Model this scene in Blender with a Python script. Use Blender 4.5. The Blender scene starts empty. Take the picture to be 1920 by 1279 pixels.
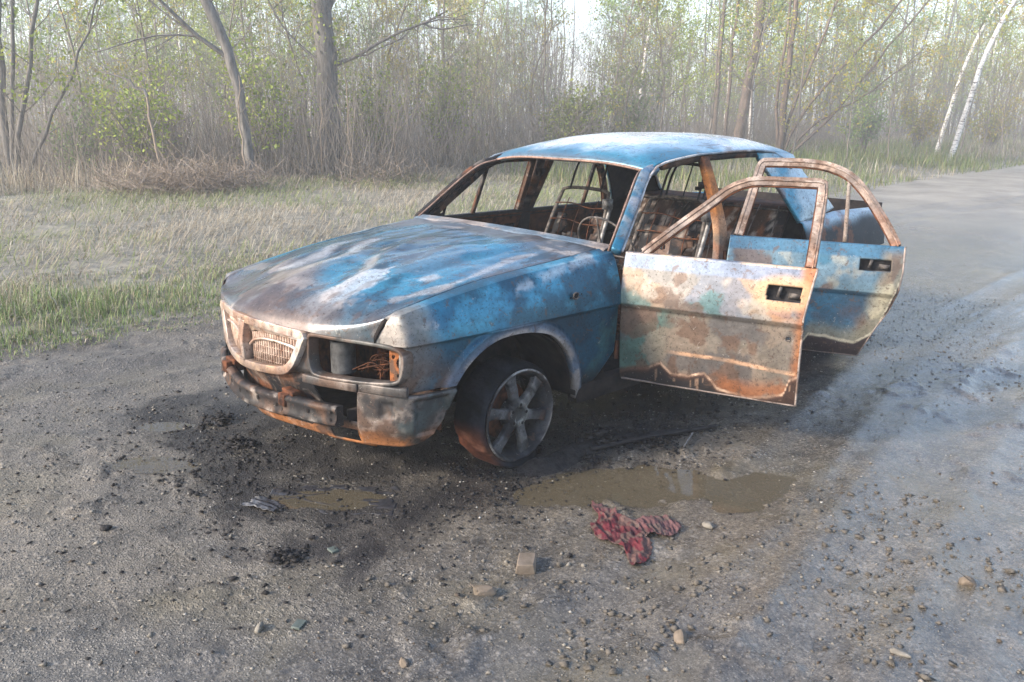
import bpy, math, random
import numpy as np

random.seed(7)
RNG = np.random.default_rng(11)
scene = bpy.context.scene
COL = scene.collection

# ------------------------------------------------------------------ camera
CAM = (2.3019, 3.1727, 1.4779)
YAW, PITCH, ROLL, FPX = -2.32441146, -0.273064214, 0.0157924, 1529.156
def cam_matrix():
    from mathutils import Matrix, Vector
    f = Vector((math.cos(YAW) * math.cos(PITCH), math.sin(YAW) * math.cos(PITCH), math.sin(PITCH)))
    r = f.cross(Vector((0, 0, 1))).normalized()
    u = r.cross(f)
    c, s = math.cos(ROLL), math.sin(ROLL)
    r2, u2 = c * r + s * u, -s * r + c * u
    m = Matrix((r2, u2, -f)).transposed().to_4x4()
    m.translation = Vector(CAM)
    return m
cd = bpy.data.cameras.new('camera')
cd.sensor_width = 36.0
cd.lens = FPX / 1920.0 * 36.0
cd.clip_start, cd.clip_end = 0.05, 2000
cam = bpy.data.objects.new('camera', cd)
COL.objects.link(cam)
cam.matrix_world = cam_matrix()
scene.camera = cam

# ------------------------------------------------------------------ light
SUN_DIR = (0.93, -0.30)          # ground direction towards the sun: ahead of the car, behind the camera's left
SUN_EL = math.radians(27)
world = bpy.data.worlds.new('World')
scene.world = world
world.use_nodes = True
wn, wl = world.node_tree.nodes, world.node_tree.links
bg = wn['Background']
sky = wn.new('ShaderNodeTexSky')
sky.sky_type = 'NISHITA'
sky.sun_disc = False
sky.sun_elevation = SUN_EL
sky.sun_rotation = math.atan2(SUN_DIR[0], SUN_DIR[1])
sky.air_density, sky.dust_density, sky.ozone_density = 1.0, 1.2, 1.5
wl.new(sky.outputs['Color'], bg.inputs['Color'])
bg.inputs['Strength'].default_value = 0.15
sd = bpy.data.lights.new('sun', 'SUN')
sd.energy = 3.2
sd.angle = math.radians(8.0)
sd.color = (1.0, 0.88, 0.74)
sun = bpy.data.objects.new('sun', sd)
COL.objects.link(sun)
from mathutils import Vector, Matrix
_n = math.hypot(*SUN_DIR)
_sv = Vector((SUN_DIR[0] / _n * math.cos(SUN_EL), SUN_DIR[1] / _n * math.cos(SUN_EL), math.sin(SUN_EL)))
sun.rotation_euler = _sv.to_track_quat('Z', 'Y').to_euler()
sun.location = _sv * 40
vs = scene.view_settings
vs.view_transform, vs.look, vs.gamma, vs.use_curve_mapping = 'Standard', 'None', 1.0, False
vs.exposure = 1.75
cy = scene.cycles
cy.use_denoising = True
cy.max_bounces, cy.diffuse_bounces, cy.glossy_bounces = 6, 3, 3
cy.transparent_max_bounces, cy.volume_bounces = 8, 1
cy.caustics_reflective = cy.caustics_refractive = False

# ------------------------------------------------------------------ numpy helpers
def ss(a, b, x):
    t = np.clip((x - a) / (b - a), 0, 1)
    return t * t * (3 - 2 * t)
def _hash(ix, iy, iz, seed):
    h = (ix * 374761393 + iy * 668265263 + iz * 2147483647 + seed * 144665) & 0xFFFFFFFF
    h = ((h ^ (h >> 13)) * 1274126177) & 0xFFFFFFFF
    h = ((h ^ (h >> 16)) * 2246822519) & 0xFFFFFFFF
    return ((h ^ (h >> 15)) & 0xFFFFFF) / 16777215.0
def vnoise(P, seed=0):
    P = np.asarray(P, float)
    i = np.floor(P).astype(np.int64)
    f = P - i
    f = f * f * (3 - 2 * f)
    out = 0
    for dx in (0, 1):
        for dy in (0, 1):
            for dz in (0, 1):
                w = (f[:, 0] if dx else 1 - f[:, 0]) * (f[:, 1] if dy else 1 - f[:, 1]) * (f[:, 2] if dz else 1 - f[:, 2])
                out = out + w * _hash(i[:, 0] + dx, i[:, 1] + dy, i[:, 2] + dz, seed)
    return out
def _rot(a, b, c):
    ca, sa, cb, sb, cc, sc = math.cos(a), math.sin(a), math.cos(b), math.sin(b), math.cos(c), math.sin(c)
    return np.array([[cb * cc, -cb * sc, sb], [sa * sb * cc + ca * sc, -sa * sb * sc + ca * cc, -sa * cb], [-ca * sb * cc + sa * sc, ca * sb * sc + sa * cc, ca * cb]])
ROT = _rot(0.7, 0.55, 0.62)
def fbm(P, scale=1.0, octaves=4, seed=0, rough=0.5):
    P = (np.asarray(P, float) * scale) @ ROT
    a, t, out = 1.0, 0.0, 0.0
    for o in range(octaves):
        out = out + a * vnoise(P, seed + o * 17)
        t += a
        a *= rough
        P = (P * 2.03) @ ROT + 13.7
    return out / t
def fbm2(x, y, scale=1.0, octaves=4, seed=0, rough=0.5):
    return fbm(np.stack([x, y, np.zeros_like(x) + 0.37 * seed], -1), scale, octaves, seed, rough)
def cr(pts, n, closed=False):
    """Catmull-Rom curve through pts, n samples, spaced by chord length."""
    p = np.asarray(pts, float)
    if closed:
        p = np.vstack([p, p[:1]])
    m = len(p)
    if closed:
        ext = np.vstack([p[-2], p, p[1]])
    else:
        ext = np.vstack([2 * p[0] - p[1], p, 2 * p[-1] - p[-2]])
    d = np.maximum(np.linalg.norm(np.diff(p, axis=0), axis=1), 1e-6)
    c = np.r_[0, np.cumsum(d)]
    s = np.linspace(0, c[-1], n, endpoint=not closed)
    k = np.clip(np.searchsorted(c, s, side='right') - 1, 0, m - 2)
    t = ((s - c[k]) / d[k])[:, None]
    p0, p1, p2, p3 = ext[k], ext[k + 1], ext[k + 2], ext[k + 3]
    return 0.5 * (2 * p1 + (p2 - p0) * t + (2 * p0 - 5 * p1 + 4 * p2 - p3) * t * t + (3 * p1 - p0 - 3 * p2 + p3) * t ** 3)
def tab(xs, ys):
    """smooth table lookup"""
    q = cr(np.c_[xs, ys], 400)
    o = np.argsort(q[:, 0])
    return lambda x: np.interp(x, q[o, 0], q[o, 1])
def loft(rows, nu, nv):
    """rows: list of curves of 3D points (same length): bicubic grid nv (along rows) x nu (along points)"""
    R = np.asarray(rows, float)
    A = np.stack([cr(r, nu) for r in R])
    return np.stack([cr(A[:, j], nv) for j in range(nu)], 1)

def new_mesh(name, V, F):
    V = np.ascontiguousarray(V, np.float32).reshape(-1, 3)
    F = np.ascontiguousarray(F, np.int32)
    me = bpy.data.meshes.new(name)
    n, k = F.shape
    tot = np.full(n, k, np.int32)
    flat = F.ravel()
    if k == 4:                                    # a quad that repeats its last corner is a triangle
        tri = F[:, 2] == F[:, 3]
        if tri.any():
            tot[tri] = 3
            m = np.ones((n, 4), bool)
            m[tri, 3] = False
            flat = F[m]
    me.vertices.add(len(V))
    me.vertices.foreach_set('co', V.ravel())
    me.loops.add(len(flat))
    me.loops.foreach_set('vertex_index', np.ascontiguousarray(flat, np.int32))
    me.polygons.add(n)
    me.polygons.foreach_set('loop_start', np.r_[0, np.cumsum(tot)[:-1]].astype(np.int32))
    me.update(calc_edges=True)
    return me
def link(name, me, mats, parent=None, smooth=True):
    o = bpy.data.objects.new(name, me)
    COL.objects.link(o)
    if mats is not None:
        for m in (mats if isinstance(mats, (list, tuple)) else [mats]):
            me.materials.append(m)
    if parent is not None:
        o.parent = parent
    if smooth and me.polygons:
        me.polygons.foreach_set('use_smooth', np.ones(len(me.polygons), bool))
    return o
def set_tint(me, rgba):
    rgba = np.asarray(rgba, np.float32)
    if rgba.shape[1] == 3:
        rgba = np.c_[rgba, np.ones(len(rgba), np.float32)]
    a = me.attributes.new('tint', 'FLOAT_COLOR', 'POINT')
    a.data.foreach_set('color', np.ascontiguousarray(rgba, np.float32).ravel())
def empty(name, loc=(0, 0, 0), rz=0.0, parent=None):
    o = bpy.data.objects.new(name, None)
    o.empty_display_size = 0.2
    o.location = loc
    o.rotation_euler = (0, 0, rz)
    COL.objects.link(o)
    if parent is not None:
        o.parent = parent
    return o
def tag(o, label=None, cat=None, group=None, kind=None):
    if label: o['label'] = label
    if cat: o['category'] = cat
    if group: o['group'] = group
    if kind: o['kind'] = kind
    return o

class MB:
    """collects tubes, boxes and grids; build() links them as one mesh of quads"""
    def __init__(self):
        self.V, self.F, self.n = [], [], 0
    def add(self, V, F):
        V = np.asarray(V, float).reshape(-1, 3)
        self.V.append(V)
        self.F.append(np.asarray(F, int) + self.n)
        self.n += len(V)
    def tube(self, path, r, k=6, closed=False, cap=True):
        p = np.asarray(path, float)
        m = len(p)
        r = np.broadcast_to(np.asarray(r, float), (m,))
        if closed:
            t = np.roll(p, -1, 0) - np.roll(p, 1, 0)
        else:
            t = np.gradient(p, axis=0)
        t /= np.maximum(np.linalg.norm(t, axis=1, keepdims=True), 1e-9)
        ref = np.array([0, 0, 1.0]) if abs(t[:, 2]).mean() < 0.8 else np.array([1.0, 0.2, 0])
        a = np.cross(t, ref); a /= np.maximum(np.linalg.norm(a, axis=1, keepdims=True), 1e-9)
        b = np.cross(t, a)
        an = np.arange(k) / k * 2 * math.pi
        V = p[:, None] + r[:, None, None] * (np.cos(an)[None, :, None] * a[:, None] + np.sin(an)[None, :, None] * b[:, None])
        self.ring_faces(V, closed, cap)
    def ring_faces(self, V, closed=False, cap=True):
        m, k = V.shape[:2]
        i = np.arange(m if closed else m - 1)[:, None]
        j = np.arange(k)[None]
        F = np.stack([i * k + j, i * k + (j + 1) % k, ((i + 1) % m) * k + (j + 1) % k, ((i + 1) % m) * k + j], -1).reshape(-1, 4)
        self.add(V, F)
        if cap and not closed and k == 4:
            self.F.append(np.array([[0, 3, 2, 1], [(m - 1) * k, (m - 1) * k + 1, (m - 1) * k + 2, (m - 1) * k + 3]]) + self.n - m * k)
        elif cap and not closed:
            for e in (0, m - 1):
                self.add(np.vstack([V[e], V[e].mean(0)]), [[q, (q + 1) % k, k, k] if e else [(q + 1) % k, q, k, k] for q in range(k)])
    def bar(self, path, w, h, up=(0, 0, 1), closed=False, off=(0, 0)):
        """rectangular section w (sideways) x h (along up)"""
        p = np.asarray(path, float)
        t = (np.roll(p, -1, 0) - np.roll(p, 1, 0)) if closed else np.gradient(p, axis=0)
        t /= np.maximum(np.linalg.norm(t, axis=1, keepdims=True), 1e-9)
        up = np.broadcast_to(np.asarray(up, float), p.shape)
        s = np.cross(t, up); s /= np.maximum(np.linalg.norm(s, axis=1, keepdims=True), 1e-9)
        u = np.cross(s, t)
        w = np.broadcast_to(np.asarray(w, float), (len(p),))[:, None]
        h = np.broadcast_to(np.asarray(h, float), (len(p),))[:, None]
        c = p + s * off[0] + u * off[1]
        V = np.stack([c - s * w / 2 - u * h / 2, c + s * w / 2 - u * h / 2, c + s * w / 2 + u * h / 2, c - s * w / 2 + u * h / 2], 1)
        self.ring_faces(V, closed)
    def box(self, lo, hi):
        x0, y0, z0 = lo; x1, y1, z1 = hi
        V = [(x0, y0, z0), (x1, y0, z0), (x1, y1, z0), (x0, y1, z0), (x0, y0, z1), (x1, y0, z1), (x1, y1, z1), (x0, y1, z1)]
        self.add(V, [(0, 3, 2, 1), (4, 5, 6, 7), (0, 1, 5, 4), (1, 2, 6, 5), (2, 3, 7, 6), (3, 0, 4, 7)])
    def grid(self, G):
        m, k = G.shape[:2]
        i = np.arange(m - 1)[:, None]; j = np.arange(k - 1)[None]
        self.add(G, np.stack([i * k + j, i * k + j + 1, (i + 1) * k + j + 1, (i + 1) * k + j], -1).reshape(-1, 4))
    def lathe(self, prof, k, axis_o=(0, 0, 0), closed=False):
        """profile (radius, y) turned about the y axis"""
        pr = np.asarray(prof, float)
        an = np.arange(k) / k * 2 * math.pi
        V = np.stack([pr[:, :1] * np.cos(an), np.repeat(pr[:, 1:2], k, 1), pr[:, :1] * np.sin(an)], -1) + np.asarray(axis_o)
        self.ring_faces(V, closed, cap=False)
    def build(self, name, mat, parent=None, col=None, smooth=False, bevel=0.0, world=None):
        V = np.vstack(self.V); F = np.vstack(self.F)
        me = new_mesh(name, V, F)
        if col is not None:
            set_tint(me, col(V if world is None else world(V)))
        o = link(name, me, mat, parent, smooth)
        if bevel:
            b = o.modifiers.new('bevel', 'BEVEL'); b.width = bevel; b.segments = 2; b.limit_method = 'ANGLE'
        return o

def panel(name, G, mat, parent, col, thick=0.004, centre=(-1.5, 0, 0.55), back=None, colpos=None, keep=None, flip=None):
    """sheet-metal skin: grid of points G, thickened inwards, soot on its back"""
    m, k = G.shape[:2]
    i = np.arange(m - 1)[:, None]; j = np.arange(k - 1)[None]
    F = np.stack([i * k + j, i * k + j + 1, (i + 1) * k + j + 1, (i + 1) * k + j], -1).reshape(-1, 4)
    V = G.reshape(-1, 3)
    if keep is not None:
        F = F[keep(V[F].mean(1))]
    nrm = np.cross(V[F[:, 2]] - V[F[:, 0]], V[F[:, 3]] - V[F[:, 1]])
    cen = V[F].mean(1) - np.asarray(centre)
    if flip is None:
        flip = (nrm * cen).sum() < 0
    if flip:
        F = F[:, ::-1]
    me = new_mesh(name, V, F)
    set_tint(me, col(V if colpos is None else colpos(V)))
    o = link(name, me, [mat, back or M['soot']], parent)
    s = o.modifiers.new('thickness', 'SOLIDIFY')
    s.thickness = thick; s.offset = -1; s.material_offset = 1; s.material_offset_rim = 0
    return o
def mir(G):
    return np.asarray(G) * np.array([1, -1, 1.0])

# ------------------------------------------------------------------ materials
M = {}
def nodes_of(name):
    m = bpy.data.materials.new(name)
    m.use_nodes = True
    nt = m.node_tree
    return m, nt, nt.nodes['Principled BSDF']
def N(nt, t, **kw):
    n = nt.nodes.new(t)
    for k, v in kw.items():
        if k in n.inputs.keys() and not hasattr(type(n), k):
            n.inputs[k].default_value = v
        else:
            try:
                setattr(n, k, v)
            except Exception:
                n.inputs[k].default_value = v
    return n
def noise(nt, scale, detail=4.0, rough=0.55, vec=None, dist=0.0):
    n = nt.nodes.new('ShaderNodeTexNoise')
    n.inputs['Scale'].default_value = scale
    n.inputs['Detail'].default_value = detail
    n.inputs['Roughness'].default_value = rough
    n.inputs['Distortion'].default_value = dist
    if vec is not None:
        nt.links.new(vec, n.inputs['Vector'])
    return n.outputs['Fac']
def ramp(nt, fac, stops):
    r = nt.nodes.new('ShaderNodeValToRGB')
    el = r.color_ramp.elements
    while len(el) < len(stops):
        el.new(0.5)
    for e, (p, c) in zip(el, stops):
        e.position = p
        e.color = (c, c, c, 1) if isinstance(c, (int, float)) else (*c, 1)
    nt.links.new(fac, r.inputs['Fac'])
    return r.outputs['Color']
def mixc(nt, fac, a, b, mode='MIX'):
    n = nt.nodes.new('ShaderNodeMix')
    n.data_type = 'RGBA'
    n.blend_type = mode
    for sock, v in ((n.inputs[0], fac), (n.inputs[6], a), (n.inputs[7], b)):
        if hasattr(v, 'is_linked') or isinstance(v, bpy.types.NodeSocket):
            nt.links.new(v, sock)
        elif isinstance(v, (int, float)):
            sock.default_value = v if sock == n.inputs[0] else (v, v, v, 1)
        else:
            sock.default_value = (*v, 1)
    return n.outputs[2]
def math_n(nt, op, a, b=0.0):
    n = nt.nodes.new('ShaderNodeMath')
    n.operation = op
    for s, v in zip(n.inputs, (a, b)):
        if isinstance(v, bpy.types.NodeSocket):
            nt.links.new(v, s)
        else:
            s.default_value = v
    return n.outputs[0]
def bump(nt, bsdf, height, strength=0.3, dist=0.005):
    b = nt.nodes.new('ShaderNodeBump')
    b.inputs['Strength'].default_value = strength
    b.inputs['Distance'].default_value = dist
    nt.links.new(height, b.inputs['Height'])
    nt.links.new(b.outputs['Normal'], bsdf.inputs['Normal'])
def objco(nt):
    return nt.nodes.new('ShaderNodeTexCoord').outputs['Object']

def tinted(name, metallic=0.0, rough_add=0.0, fine=60, lo=0.7, hi=1.25, bump_s=0.25, bump_d=0.002, spec=0.5, flake=0.0):
    """vertex tint (rgb base colour, a = roughness) with fine procedural mottling on top"""
    m, nt, b = nodes_of(name)
    at = nt.nodes.new('ShaderNodeAttribute'); at.attribute_name = 'tint'
    co = objco(nt)
    n1 = noise(nt, fine, 6, 0.65, co)
    n2 = noise(nt, fine * 0.22, 5, 0.6, co, 0.6)
    k = ramp(nt, n1, [(0.25, lo), (0.75, hi)])
    c = mixc(nt, 1.0, at.outputs['Color'], k, 'MULTIPLY')
    k2 = ramp(nt, n2, [(0.3, 0.78), (0.7, 1.18)])
    c = mixc(nt, 1.0, c, k2, 'MULTIPLY')
    if flake:
        f1 = ramp(nt, noise(nt, 95, 5, 0.7, co, 0.4), [(0.57, 0.0), (0.62, flake)])
        c = mixc(nt, f1, c, mixc(nt, 1.0, c, (.32, .28, .26), 'MULTIPLY'))
        f2 = ramp(nt, noise(nt, 24, 7, 0.72, co, 0.8), [(0.585, 0.0), (0.615, flake * 0.85)])
        c = mixc(nt, f2, c, (.075, .045, .033))
        f3 = ramp(nt, noise(nt, 31, 7, 0.75, co, 1.2), [(0.635, 0.0), (0.655, flake * 0.6)])
        c = mixc(nt, f3, c, (.40, .37, .34))
    nt.links.new(c, b.inputs['Base Color'])
    r = math_n(nt, 'MULTIPLY', n2, 0.3)
    r = math_n(nt, 'ADD', r, at.outputs['Alpha'])
    r = math_n(nt, 'ADD', r, -0.15 + rough_add)
    nt.links.new(r, b.inputs['Roughness'])
    b.inputs['Metallic'].default_value = metallic
    b.inputs['Specular IOR Level'].default_value = spec
    if bump_s:
        bump(nt, b, n1, bump_s, bump_d)
    M[name] = m
    return m
def plain(name, c0, c1, scale=20, rough=0.8, metallic=0.0, bump_s=0.3, bump_d=0.004, p0=0.35, p1=0.65):
    m, nt, b = nodes_of(name)
    co = objco(nt)
    n1 = noise(nt, scale, 6, 0.65, co)
    nt.links.new(ramp(nt, n1, [(p0, c0), (p1, c1)]), b.inputs['Base Color'])
    b.inputs['Roughness'].default_value = rough
    b.inputs['Metallic'].default_value = metallic
    b.inputs['Specular IOR Level'].default_value = 0.12 if max(c0) < 0.02 else 0.3
    if bump_s:
        bump(nt, b, n1, bump_s, bump_d)
    M[name] = m
    return m
tinted('burnt', metallic=0.35, fine=45, bump_s=0.14, bump_d=0.002, spec=0.45, flake=0.75)
tinted('rusted', metallic=0.0, fine=70, bump_s=0.3, bump_d=0.002, lo=0.6, hi=1.3, spec=0.2, flake=0.8)
tinted('rubber', metallic=0.0, fine=50, bump_s=0.8, bump_d=0.006, lo=0.6, hi=1.3, spec=0.08)
plain('soot', (0.006, 0.006, 0.007), (0.03, 0.024, 0.022), 14, 0.85)
plain('char', (0.008, 0.008, 0.010), (0.035, 0.032, 0.032), 30, 0.7)
plain('ashmetal', (0.03, 0.027, 0.026), (0.20, 0.17, 0.15), 26, 0.75, p0=0.4, p1=0.75)
plain('rustdark', (0.018, 0.010, 0.008), (0.13, 0.05, 0.025), 22, 0.85)
plain('rustmix', (0.05, 0.02, 0.012), (0.32, 0.13, 0.05), 16, 0.8)
plain('greymetal', (0.05, 0.05, 0.055), (0.26, 0.25, 0.24), 30, 0.5, metallic=0.3)
# ================================================================== the burnt car (x ahead, y to its left, z up)
BLUE, SKYB, DBLUE = (0.015, 0.108, 0.185), (0.038, 0.190, 0.285), (0.007, 0.038, 0.068)
TEAL, STEEL, LAV = (0.055, 0.150, 0.150), (0.13, 0.17, 0.24), (0.16, 0.17, 0.22)
ASH, WHITE, CREAM = (0.40, 0.35, 0.31), (0.62, 0.60, 0.58), (0.55, 0.40, 0.27)
RUST, ORANGE, BROWN, SOOT = (0.24, 0.085, 0.030), (0.46, 0.17, 0.045), (0.10, 0.055, 0.035), (0.013, 0.013, 0.015)
OLIVE, GREYB = (0.16, 0.13, 0.085), (0.17, 0.135, 0.115)
class Paint:
    def __init__(self, P, base, rough=0.45):
        self.P = P
        self.c = np.tile(np.array([*base, rough], float), (len(P), 1))
    def lay(self, col, w, rough=None):
        w = np.clip(np.asarray(w, float), 0, 1)[:, None]
        t = np.array([*col, 0.5 if rough is None else rough])
        mix = self.c * (1 - w) + t * w
        if rough is None:
            mix[:, 3] = self.c[:, 3]
        self.c = mix
        return self
    def n(self, scale, seed, lo=0.5, hi=0.62, oc=4, stretch=(1, 1, 1)):
        m, h = (lo + hi) / 2, (hi - lo) * 0.26
        return ss(m - h, m + h, fbm(self.P * np.array(stretch), scale, oc + 2, seed, 0.56))

def xf(y):   # plan curve of the nose
    return XF(np.abs(y))
XF = tab([-0.36, 0, 0.36, 0.5, 0.65, 0.75, 0.80, 0.85], [0.775, 0.85, 0.775, 0.725, 0.655, 0.605, 0.57, 0.50])

plain('canister', (.02, .02, .022), (.085, .085, .085), 24, .7)
plain('slat', (.22, .12, .08), (.60, .46, .37), 30, .5)
car = empty('burnt_car')
tag(car, 'burnt-out blue saloon with rusted bare doors hanging open, stripped of glass', 'car')

def col_fender(V):
    x, y, z = V.T; y = abs(y)
    p = Paint(V, BLUE, 0.36)
    p.lay(SKYB, p.n(2.2, 3, 0.42, 0.6) * ss(0.60, 0.68, z))  # sky brightness painted into the blue above the crease
    p.lay(DBLUE, p.n(3.1, 4, 0.46, 0.62) * 0.75)
    p.lay(DBLUE, ss(0.66, 0.60, z) * 0.55)  # shade below the crease painted in as darker blue
    p.lay(TEAL, p.n(5, 5, 0.55, 0.7) * 0.5)
    p.lay(ASH, p.n(4.3, 6, 0.55, 0.66, stretch=(.7, 1, 1)) * ss(0.66, 0.72, z) * ss(-0.45, 0.2, x) * 0.55, 0.6)
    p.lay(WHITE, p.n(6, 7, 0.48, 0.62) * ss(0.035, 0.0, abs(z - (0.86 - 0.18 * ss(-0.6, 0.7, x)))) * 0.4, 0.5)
    p.lay(GREYB, ss(0.40, 0.58, x + 0.25 * (fbm(V, 6, 3, 9) - 0.5)) * 0.75, 0.6)
    p.lay(ASH, ss(0.57, 0.62, x) * p.n(8, 10, 0.4, 0.6) * 0.6, 0.6)
    p.lay(BROWN, ss(0.30, 0.42, x) * ss(0.60, 0.45, z) * p.n(5, 11, 0.4, 0.58) * 0.8, 0.7)
    p.lay(SOOT, ss(0.36, 0.24, z + 0.12 * (fbm(V, 9, 3, 12) - 0.5)) * 0.85, 0.8)
    d = np.hypot((x - 0.05) * 0.95, z - 0.22)
    p.lay(STEEL, ss(0.43, 0.40, d) * p.n(7, 13, 0.35, 0.5) * 0.8, 0.5)
    p.lay(ASH, ss(0.405, 0.385, d) * p.n(9, 14, 0.35, 0.55) * 0.7, 0.6)
    return p.c
def col_hood(V):
    x, y, z = V.T
    st = (.62, 1.25, 1)
    p = Paint(V, BLUE, 0.22)
    p.lay(SKYB, p.n(2.0, 21, 0.42, 0.6, 4, st) * 0.8)
    p.lay((.09, .14, .19), p.n(2.8, 22, 0.47, 0.6, 4, st) * 0.6, 0.2)
    p.lay(DBLUE, p.n(2.6, 23, 0.46, 0.60, 4, st) * 0.8, 0.2)
    p.lay((.03, .045, .06), p.n(3.0, 34, 0.54, 0.62, 4, st) * 0.6, 0.22)
    rear = ss(-0.22, -0.44, x + 0.25 * (fbm(V, 5, 3, 24) - 0.5))
    p.lay((.13, .12, .12), rear * 0.75, 0.4)
    p.lay(ASH, rear * p.n(10, 25, 0.5, 0.62, 4, (1, .5, 1)) * 0.6, 0.5)
    p.lay(WHITE, p.n(3.0, 26, 0.56, 0.66, 5, st) * ss(-0.35, 0.1, x) * 0.55, 0.3)  # white patches painted in for the sky mirrored by warped metal
    p.lay(SOOT, p.n(5, 37, 0.57, 0.64, 6, (.5, 1.3, 1)) * 0.6, 0.4)
    fr = ss(0.44, 0.70, x - .16 * y + 0.40 * (fbm(V, 3.2, 5, 27) - 0.5))
    p.lay((.085, .068, .062), fr * 0.85, 0.3)
    p.lay((.30, .25, .215), fr * p.n(4, 28, 0.50, 0.60, 5) * 0.75, 0.34)
    p.lay((.07, .05, .045), ss(0.60, 0.78, x + 0.15 * (fbm(V, 6, 4, 35) - 0.5)) * p.n(5, 29, 0.40, 0.58) * 0.85, 0.45)
    # pale streaks along the heat folds: sky reflections painted into the colour
    for (x0, y0, x1, y1, w, s) in ((0.66, 0.34, 0.16, 0.08, 0.045, 0.8), (0.52, -0.05, 0.05, -0.20, 0.07, 0.7), (0.50, -0.30, 0.0, -0.42, 0.06, 0.6), (0.52, 0.60, -0.25, 0.63, 0.035, 0.7)):
        t = np.clip(((x - x0) * (x1 - x0) + (y - y0) * (y1 - y0)) / ((x1 - x0) ** 2 + (y1 - y0) ** 2), 0, 1)
        d = np.hypot(x - x0 - t * (x1 - x0), y - y0 - t * (y1 - y0) - 0.05 * np.sin(t * 5)) + .05 * (fbm(V, 9, 3, 36) - .5)
        p.lay((.52, .44, .38) if w < 0.05 else WHITE, ss(w, w * 0.2, d) * (0.35 + 0.65 * fbm(V, 9, 3, 30)) * s, 0.35)
    p.lay(BROWN, p.n(13, 31, 0.58, 0.70, 4, (.5, 1.3, 1)) * 0.45, 0.5)
    return p.c
def col_roof(V):
    x, y, z = V.T
    p = Paint(V, SKYB, 0.34)
    p.lay(BLUE, p.n(3, 41, 0.4, 0.6) * 0.7)
    top = ss(1.27, 1.33, z + 0.06 * (fbm(V, 6, 3, 42) - 0.5))  # upper roof gets its sky reflection painted in as pale colour
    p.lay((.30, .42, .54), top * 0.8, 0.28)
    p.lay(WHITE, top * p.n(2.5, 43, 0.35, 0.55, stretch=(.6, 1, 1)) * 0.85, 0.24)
    p.lay(BROWN, p.n(24, 44, 0.60, 0.68, 4, (.4, 1, 1)) * p.n(3, 45, 0.52, 0.62) * 0.55, 0.5)
    p.lay(GREYB, ss(-1.10, -1.0, x) * 0.5, 0.5)
    return p.c
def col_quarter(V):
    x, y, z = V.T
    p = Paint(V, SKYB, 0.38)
    p.lay(WHITE, p.n(2.2, 51, 0.45, 0.62) * 0.45, 0.4)  # painted sky reflection, left showing on the shoulder above the soot
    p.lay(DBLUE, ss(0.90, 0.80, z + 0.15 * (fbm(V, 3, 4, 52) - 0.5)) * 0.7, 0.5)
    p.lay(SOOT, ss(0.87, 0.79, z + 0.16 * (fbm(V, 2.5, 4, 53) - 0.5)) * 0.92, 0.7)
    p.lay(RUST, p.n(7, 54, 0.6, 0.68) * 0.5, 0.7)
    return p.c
def col_pillar(V):
    p = Paint(V, BLUE, 0.4)
    p.lay(STEEL, p.n(9, 61, 0.4, 0.6) * 0.7)
    p.lay(ASH, p.n(14, 62, 0.5, 0.62) * 0.4, 0.55)
    return p.c
def col_sootmetal(V):
    p = Paint(V, SOOT, 0.75)
    p.lay(BROWN, p.n(9, 63, 0.45, 0.65) * 0.7, 0.8)
    p.lay(RUST, p.n(16, 64, 0.58, 0.68) * 0.5, 0.8)
    p.lay(ASH, p.n(20, 65, 0.6, 0.7) * 0.25, 0.8)
    return p.c
def col_nose(V):
    x, y, z = V.T
    p = Paint(V, (.060, .056, .055), 0.5)
    p.lay(BROWN, p.n(6, 71, 0.42, 0.6) * 0.7, 0.6)
    p.lay((.24, .20, .175), p.n(9, 72, 0.55, 0.66) * 0.6, 0.55)
    p.lay(SOOT, ss(.06, .03, abs(abs(y) - .655)) * ss(.05, .03, abs(z - .37)) * .8, .7)  # dark patch at the pressed front recess
    p.lay(ORANGE, ss(0.30, 0.22, z + 0.10 * (fbm(V, 8, 3, 73) - 0.5)) * p.n(7, 74, 0.3, 0.5) * ss(-0.25, 0.1, y) * 0.5, 0.75)
    p.lay(SOOT, ss(0.29, 0.17, z + 0.10 * (fbm(V, 8, 3, 78) - 0.5)) * ss(0.1, -0.25, y) * 0.9, 0.8)
    p.lay(SOOT, p.n(12, 75, 0.56, 0.66) * 0.7, 0.8)
    p.lay((.04, .07, .075), p.n(4, 76, 0.52, 0.62) * ss(0.4, 0.6, abs(y)) * 0.5)
    p.lay(SOOT, ss(.30, .40, z) * ss(.44, .43, z) * p.n(7, 77, .46, .56) * .6, .7)
    return p.c
def col_grille(V):
    p = Paint(V, (0.42, 0.34, 0.29), 0.35)
    p.lay(WHITE, p.n(5, 81, 0.45, 0.6) * 0.6)
    p.lay(RUST, p.n(10, 82, 0.48, 0.6) * 0.55, 0.55)
    p.lay(BROWN, ss(0.52, 0.45, V[:, 2] + 0.1 * (fbm(V, 9, 3, 83) - 0.5)) * 0.75, 0.6)
    p.lay(CREAM, p.n(14, 84, 0.5, 0.6) * 0.4)
    return p.c
def col_beam(V):
    p = Paint(V, (0.028, 0.026, 0.026), 0.6)
    p.lay(BROWN, p.n(8, 91, 0.45, 0.6) * 0.8)
    p.lay(SOOT, p.n(11, 92, 0.5, 0.6) * 0.8, 0.75)
    p.lay(ASH, p.n(19, 93, 0.58, 0.66) * 0.5)
    p.lay(RUST, ss(0.55, 0.75, V[:, 1]) * 0.5)
    return p.c

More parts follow.
